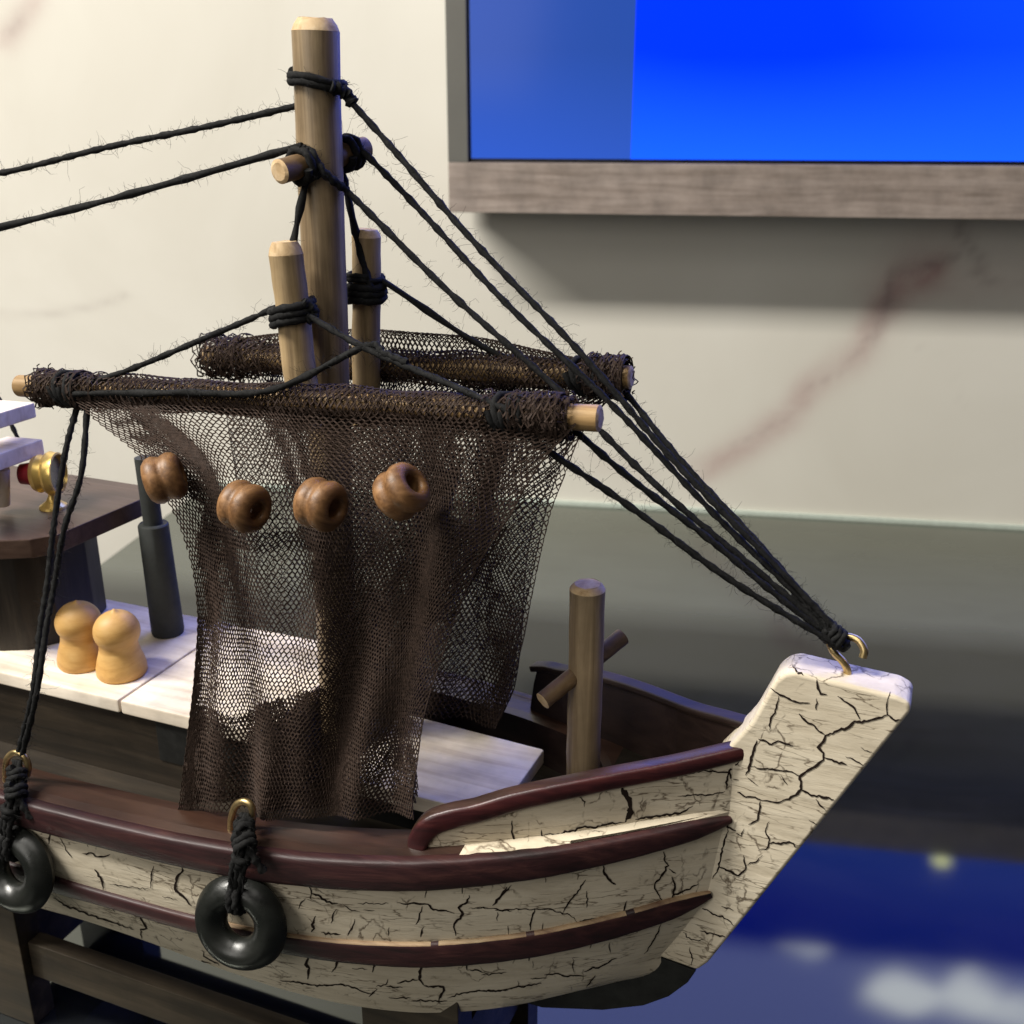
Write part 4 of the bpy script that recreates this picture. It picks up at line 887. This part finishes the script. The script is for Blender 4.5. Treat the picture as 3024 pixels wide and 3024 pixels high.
tether(fa, ca, aa, hp(722, 2410, vh - 0.1), (on_v(722, 2490, -5.65), on_v(700, 2575, -5.95))); tether(fb, cb, ab, hp(52, 2250, -5.15), (on_v(48, 2335, -5.6), on_v(16, 2440, -6.0)))

# ------------------------------------------------------------------ fishing nets
def hex_net(mb, fn, na, nb, r, a0=0.0, a1=1.0, b0_=0.0, b1=1.0, jitter=0.12, drop=0.0, keep=None):
    """Knitted hexagonal mesh laid over the surface fn(a, b); every strand is a thin three-sided tube."""
    ids = {}; pts = []; E = []
    def node(i, j, k):
        key = (i, j, k)
        if key not in ids:
            x = (i + (0.5 if j % 2 else 0.0)) ; y = j * 1.0 + (-0.17 if k == 0 else 0.17) * 1.0
            x += random.gauss(0, jitter * 0.5); y += random.gauss(0, jitter * 0.5)
            a, b = a0 + (a1 - a0) * x / na, b0_ + (b1 - b0_) * y / nb
            ids[key] = len(pts); pts.append((min(max(a, 0), 1), min(max(b, 0), 1)))
        return ids[key]
    for j in range(nb + 1):
        for i in range(na + 1):
            if keep is not None and not keep(i / na, j / nb): continue
            t, b = node(i, j, 0), node(i, j, 1); E.append((t, b))
            if j < nb:
                o = 1 if j % 2 else 0
                if 0 <= i - 1 + o <= na: E.append((b, node(i - 1 + o, j + 1, 0)))
                if 0 <= i + o <= na: E.append((b, node(i + o, j + 1, 0)))
    A = np.array(pts); P = fn(A[:, 0], A[:, 1]); E = np.array(E)
    if drop: E = E[rng.random(len(E)) > drop]
    p, q = P[E[:, 0]], P[E[:, 1]]; d = q - p; L = np.linalg.norm(d, axis=1)[:, None]; ok = (L[:, 0] > 1e-5) & (L[:, 0] < 1.2); p, q, d, L = p[ok], q[ok], d[ok], L[ok]; d = d / L
    ref = np.where(np.abs(d[:, 2:3]) > 0.9, np.array([[1.0, 0, 0]]), np.array([[0, 0, 1.0]])); x = np.cross(d, ref); x /= np.linalg.norm(x, axis=1)[:, None]; y = np.cross(d, x)
    rr = r * (1 + 0.18 * rng.normal(size=(len(p), 1))).clip(0.6, 1.5); n = len(p); V = np.zeros((n, 6, 3))
    for k in range(3):
        c, s = math.cos(2.094 * k), math.sin(2.094 * k); o = rr * (c * x + s * y); V[:, k] = p - d * r * 0.4 + o; V[:, 3 + k] = q + d * r * 0.4 + o
    base = (np.arange(n) * 6)[:, None]; F = np.concatenate([base + np.array([[k, (k + 1) % 3, 3 + (k + 1) % 3, 3 + k]]) for k in range(3)], 0)
    mb.add(V.reshape(-1, 3), F.tolist(), 0)
def edge_curve(px, vs):
    P = np.array([on_v(x, y, v) for (x, y), v in zip(px, vs)]); s = np.concatenate([[0], np.cumsum(np.linalg.norm(np.diff(P, axis=0), axis=1))]); s /= s[-1]
    return lambda b: np.stack([np.interp(b, s, P[:, k]) for k in range(3)], -1)
def smooth_edge(px, vs):
    P = smooth_path([on_v(x, y, v) for (x, y), v in zip(px, vs)], 10); s = np.concatenate([[0], np.cumsum(np.linalg.norm(np.diff(P, axis=0), axis=1))]); s /= s[-1]
    return lambda b: np.stack([np.interp(b, s, P[:, k]) for k in range(3)], -1)
def sheet(Lf, Rf, amp, freqs, topcurve, seed=0, belly=0.0, out=-1):
    r_ = np.random.default_rng(seed); ph = r_.uniform(0, 6.28, len(freqs))
    def fn(a, b):
        a = np.asarray(a); b = np.asarray(b)
        aw = a + 0.035 * np.sin(9 * a + 3 * b + ph[0]) * np.minimum(b * 3, 1) + 0.02 * np.sin(21 * a - 5 * b)
        aw = np.clip(aw, 0, 1); top = topcurve(aw); l, r = Lf(b), Rf(b); lin = l * (1 - aw)[:, None] + r * aw[:, None]
        fade = np.exp(-b * 7)[:, None]; l0, r0 = Lf(b * 0), Rf(b * 0); base = l0 * (1 - aw)[:, None] + r0 * aw[:, None]
        P = lin + (top - base) * fade
        g = np.minimum(b * 2.6, 1) ** 1.2 * (0.35 + 0.65 * np.sin(np.pi * np.clip(aw, 0.0, 1)) ** 0.5)
        dv = sum(amp / (1 + 0.25 * k) * np.sin(f * 2 * np.pi * aw + p + 3.6 * b * (k % 2 * 2 - 1)) for k, (f, p) in enumerate(zip(freqs, ph)))
        P = P + (BV * out)[None, :] * ((dv * g) + belly * np.sin(np.pi * b) * np.sin(np.pi * aw))[:, None]
        P = P + BU[None, :] * (0.16 * amp * np.sin(freqs[0] * 4 * np.pi * aw + ph[1]) * g)[:, None]
        return P
    return fn
def boom_line(b, x0, x1, dv, dz):
    t0, t1 = on_boom(b, x0), on_boom(b, x1); return lambda a: b[0] + (b[1] - b[0]) * (t0 + (t1 - t0) * a)[:, None] + BV * dv + UP * dz
def wrap(b, x0, x1, r0, seed):
    t0, t1 = on_boom(b, x0), on_boom(b, x1); d = unit(b[1] - b[0]); x = unit(np.cross(d, UP)); y = np.cross(x, d)
    def fn(a, c):
        ph = c * 2 * np.pi; rr = r0 * (1 + 0.10 * np.sin(17 * a + seed) + 0.06 * np.sin(43 * a + 3 * ph)) + 0.10 * np.exp(-((a) / 0.04) ** 2) + 0.10 * np.exp(-((a - 1) / 0.05) ** 2)
        return b[0] + (b[1] - b[0]) * (t0 + (t1 - t0) * a)[:, None] + rr[:, None] * (np.cos(ph)[:, None] * x + np.sin(ph)[:, None] * y)
    return fn
def tuft(mb, c, ax, n, R, l):
    for _ in range(n):
        d = unit(rng.normal(size=3)); p = c + ax * random.uniform(-l, l) + unit(d - ax * (d @ ax)) * R; q = [p]; dd = unit(unit(d - ax * (d @ ax)) + rng.normal(size=3) * 0.6)
        for _k in range(4): dd = unit(dd + rng.normal(size=3) * 0.9); q.append(q[-1] + dd * 0.09)
        tube(mb, np.array(q), 0.018, 3, False)

# near sheet
nb_ = thing('fishing_net', 'brown net hung over the near boom, with four wooden floats', 'fishing net', bn[0] * .5 + bn[1] * .5, 'fishing nets drying on the booms')
NL = smooth_edge([(235, 1205), (300, 1262), (420, 1362), (490, 1500), (540, 1660), (556, 1820), (545, 2000), (532, 2160), (524, 2300), (520, 2395)], [-2.45, -2.7, -3.0, -3.2, -3.35, -3.5, -3.7, -3.9, -4.3, -4.5])
NR = smooth_edge([(1700, 1268), (1600, 1370), (1520, 1500), (1444, 1660), (1400, 1790), (1355, 1930), (1290, 2120), (1258, 2250), (1232, 2350), (1226, 2420)], [-2.35, -2.5, -2.7, -2.9, -3.0, -3.1, -3.3, -3.5, -3.75, -3.8])
near_fn = sheet(NL, NR, 0.17, [1.4, 3.2, 5.1], boom_line(bn, 225, 1715, -0.36, -0.05), 3, 0.25)
NR_ = 0.019
mb = MB(); hex_net(mb, near_fn, 92, 102, NR_, drop=0.004)
def window(a, b):                                         # where the cloth hangs single and the wall shows through
    wv = 0.02 * math.sin(17 * b) + 0.015 * math.sin(31 * b + 1)
    if 0.13 < a + wv < 0.41 and 0.03 < b < 0.34 and a > 0.10 + b * 0.35: return True
    if 0.44 < a + wv < 0.475 and 0.06 < b < 0.30: return True
    if 0.30 - (b - 0.38) < a + wv < 0.50 and 0.38 < b < 0.80 - max(0, a - 0.2) * 0.35: return True
    if a + wv < 0.055 and b > 0.3: return True
    if a + wv > 0.84 and 0.05 < b < 0.26: return True
    if a + wv > 0.93 and b > 0.5: return True
    return False
def inner_fn(a, b): return near_fn(np.clip(a + 0.012 * np.sin(9 * b), 0, 1), b * 0.985) + (BV * 0.17)[None, :] + BU[None, :] * (0.10 * np.sin(8 * b + 5 * a))[:, None] + UP[None, :] * (0.07 * np.sin(11 * a + 4 * b))[:, None]
hex_net(mb, inner_fn, 96, 104, NR_, keep=lambda a, b: not window(a, b))
def inner2_fn(a, b): return near_fn(np.clip(a + 0.018 * np.cos(7 * b), 0, 1), np.clip(b * 0.97 + .01, 0, 1)) + (BV * 0.32)[None, :] + BU[None, :] * (0.14 * np.sin(6 * b + 9 * a))[:, None]
hex_net(mb, inner2_fn, 98, 100, NR_, keep=lambda a, b: (not window(a, b)) and (b > 0.80 - 0.25 * a or 0.44 < a + 0.03 * math.sin(9 * b) < 0.80 or 0.02 < a - 0.03 * math.sin(7 * b) < 0.13 or (b > 0.10 and 0.5 < a < 0.93 - 0.1 * math.sin(12 * b))))
mb.build('net_sheet', M['net'], nb_, smooth=False)
mb = MB(); hex_net(mb, wrap(bn, 120, 1690, 0.37, 1), 92, 15, 0.02); hex_net(mb, wrap(bn, 130, 1660, 0.43, 4), 84, 14, 0.02, drop=0.05); hex_net(mb, wrap(bn, 125, 1670, 0.345, 9), 88, 14, 0.02)
for x0, x1, r0 in ((115, 300, 0.42), (125, 250, 0.46), (1440, 1690, 0.43), (1520, 1660, 0.48)): hex_net(mb, wrap(bn, x0, x1, r0, x0), 15, 17, 0.020, jitter=0.32)
ax = unit(bn[1] - bn[0])
for px, n in ((150, 22), (1640, 70), (1560, 30), (1680, 24)): tuft(mb, bpt(bn, px), ax, n, 0.40, 0.35)
mb.build('boom_wrap', M['net'], nb_, smooth=False)
# far sheet
nf_ = thing('fishing_net', 'brown net on the far boom behind the mast, without floats', 'fishing net', bf[0] * .5 + bf[1] * .5, 'fishing nets drying on the booms')
FL = smooth_edge([(640, 1060), (660, 1200), (690, 1400), (715, 1600), (735, 1800), (760, 1950), (790, 2050)], [2.3, 2.5, 2.8, 3.0, 3.2, 3.3, 3.3])
FR = smooth_edge([(1830, 1150), (1712, 1290), (1660, 1430), (1620, 1560), (1570, 1780), (1535, 1930), (1500, 2060), (1462, 2150)], [2.3, 2.0, 1.9, 1.9, 1.9, 1.9, 1.9, 1.7])
far_fn = sheet(FL, FR, 0.17, [1.7, 3.1, 5.2], boom_line(bf, 625, 1840, 0.30, -0.05), 8, 0.3, 1)
mb = MB(); hex_net(mb, far_fn, 86, 80, NR_)
hex_net(mb, lambda a, b: far_fn(0.55 + 0.43 * a, np.clip(b * 1.0, 0, 1)) + (BV * 0.38)[None, :] + BU[None, :] * (0.12 * np.sin(7 * b + 11 * a))[:, None], 40, 82, NR_)
hex_net(mb, lambda a, b: far_fn(0.30 + 0.68 * a, b * 0.98) + (BV * 0.2)[None, :] + BU[None, :] * (0.1 * np.sin(9 * b + 7 * a))[:, None], 64, 78, NR_); mb.build('net_sheet', M['net'], nf_, smooth=False)
def lip_fn(a, b):                                         # the loose roll of net standing over the far boom
    t0, t1 = on_boom(bf, 680), on_boom(bf, 1760); base = bf[0] + (bf[1] - bf[0]) * (t0 + (t1 - t0) * a)[:, None]
    h = 0.98 * np.sin(np.pi * np.clip(a * 0.86 + 0.10, 0, 1)) ** 0.6; ph = b * np.pi * 1.15
    return base + UP[None, :] * (h * np.sin(ph))[:, None] + BV[None, :] * (0.55 * (0.5 - b) + 0.1 * np.sin(20 * a))[:, None]
mb = MB(); hex_net(mb, wrap(bf, 618, 1850, 0.38, 2), 80, 15, 0.02); hex_net(mb, wrap(bf, 618, 1850, 0.45, 3), 74, 15, 0.02)
for x0, x1, r0 in ((612, 730, 0.62), (618, 800, 0.52), (1720, 1850, 0.46), (1740, 1845, 0.53)): hex_net(mb, wrap(bf, x0, x1, r0, x0), 13, 18, 0.020, jitter=0.32)
hex_net(mb, lip_fn, 80, 19, 0.019)
ax = unit(bf[1] - bf[0])
for px, n in ((640, 20), (1800, 90), (1760, 60), (1840, 26)): tuft(mb, bpt(bf, px), ax, n, 0.40, 0.35)
mb.build('boom_wrap', M['net'], nf_, smooth=False)

# wooden floats on the near sheet
def float_mesh():
    mb = MB(); pr = []
    for c in (-0.27, 0.27):
        for a in np.linspace(-120, 120, 13): pass
    prof_ = [(0.28, -0.55), (0.38, -0.60), (0.52, -0.55), (0.64, -0.42), (0.68, -0.24), (0.64, -0.08), (0.60, 0.0), (0.64, 0.08), (0.68, 0.24), (0.64, 0.42), (0.52, 0.55), (0.38, 0.60), (0.28, 0.55), (0.25, 0.45), (0.25, -0.45)]
    lathe(mb, prof_, (0, 0, 0), (0, 0, 1), 36, 0, loop=True); return mb
proto = None
for (px, py, vo, sx, axd) in ((486, 1412, -3.75, 1.0, (0.93, 0.22, 0.22)), (722, 1496, -4.05, 1.0, (0.82, -0.52, -0.10)), (948, 1490, -4.05, 1.0, (0.82, -0.50, -0.06)), (1186, 1452, -3.85, 1.0, (0.72, -0.34, 0.62))):
    p = on_v(px, py, vo)
    if proto is None: proto = float_mesh().build('float', M['bead'], None, angle=60); o = proto
    else: o = proto.copy(); COL.objects.link(o)
    o.parent = nb_; o.matrix_parent_inverse = nb_.matrix_basis.inverted()
    o.location = Vector(p) * SC; o.rotation_euler = Vector(axd).to_track_quat('Z', 'Y').to_euler(); o.scale = (0.9, 0.9, 0.80)

# ------------------------------------------------------------------ display stand under the hull
st = thing('display_stand', 'dark brown wooden cradle standing on the table beneath the hull', 'stand', W(-4, 0, 0))
def upright(u0, u1):
    for sg in (-1, 1):
        v0, v1 = (-3.2, -2.25) if sg < 0 else (2.25, 3.2)
        zt_ = 7.2
        mb = MB(); block(mb, u0, u1, v0, v1, 0.0, zt_, 0.04); mb.build('upright', M['stand'], st)
    mb = MB(); block(mb, u0 + 0.3, u1 - 0.3, -2.24, 2.24, 2.0, zk - 0.05, 0.04); mb.build('cross_bar', M['stand'], st)
upright(-14.4, -11.2); upright(2.2, 5.3)
tz = on_v(126, 2767, -2.5)[2]
for v0, v1 in ((-2.9, -2.3), (2.3, 2.9)):
    mb = MB(); block(mb, -11.18, 2.18, v0, v1, tz - 1.45, tz, 0.05); mb.build('side_rail', M['stand'], st)
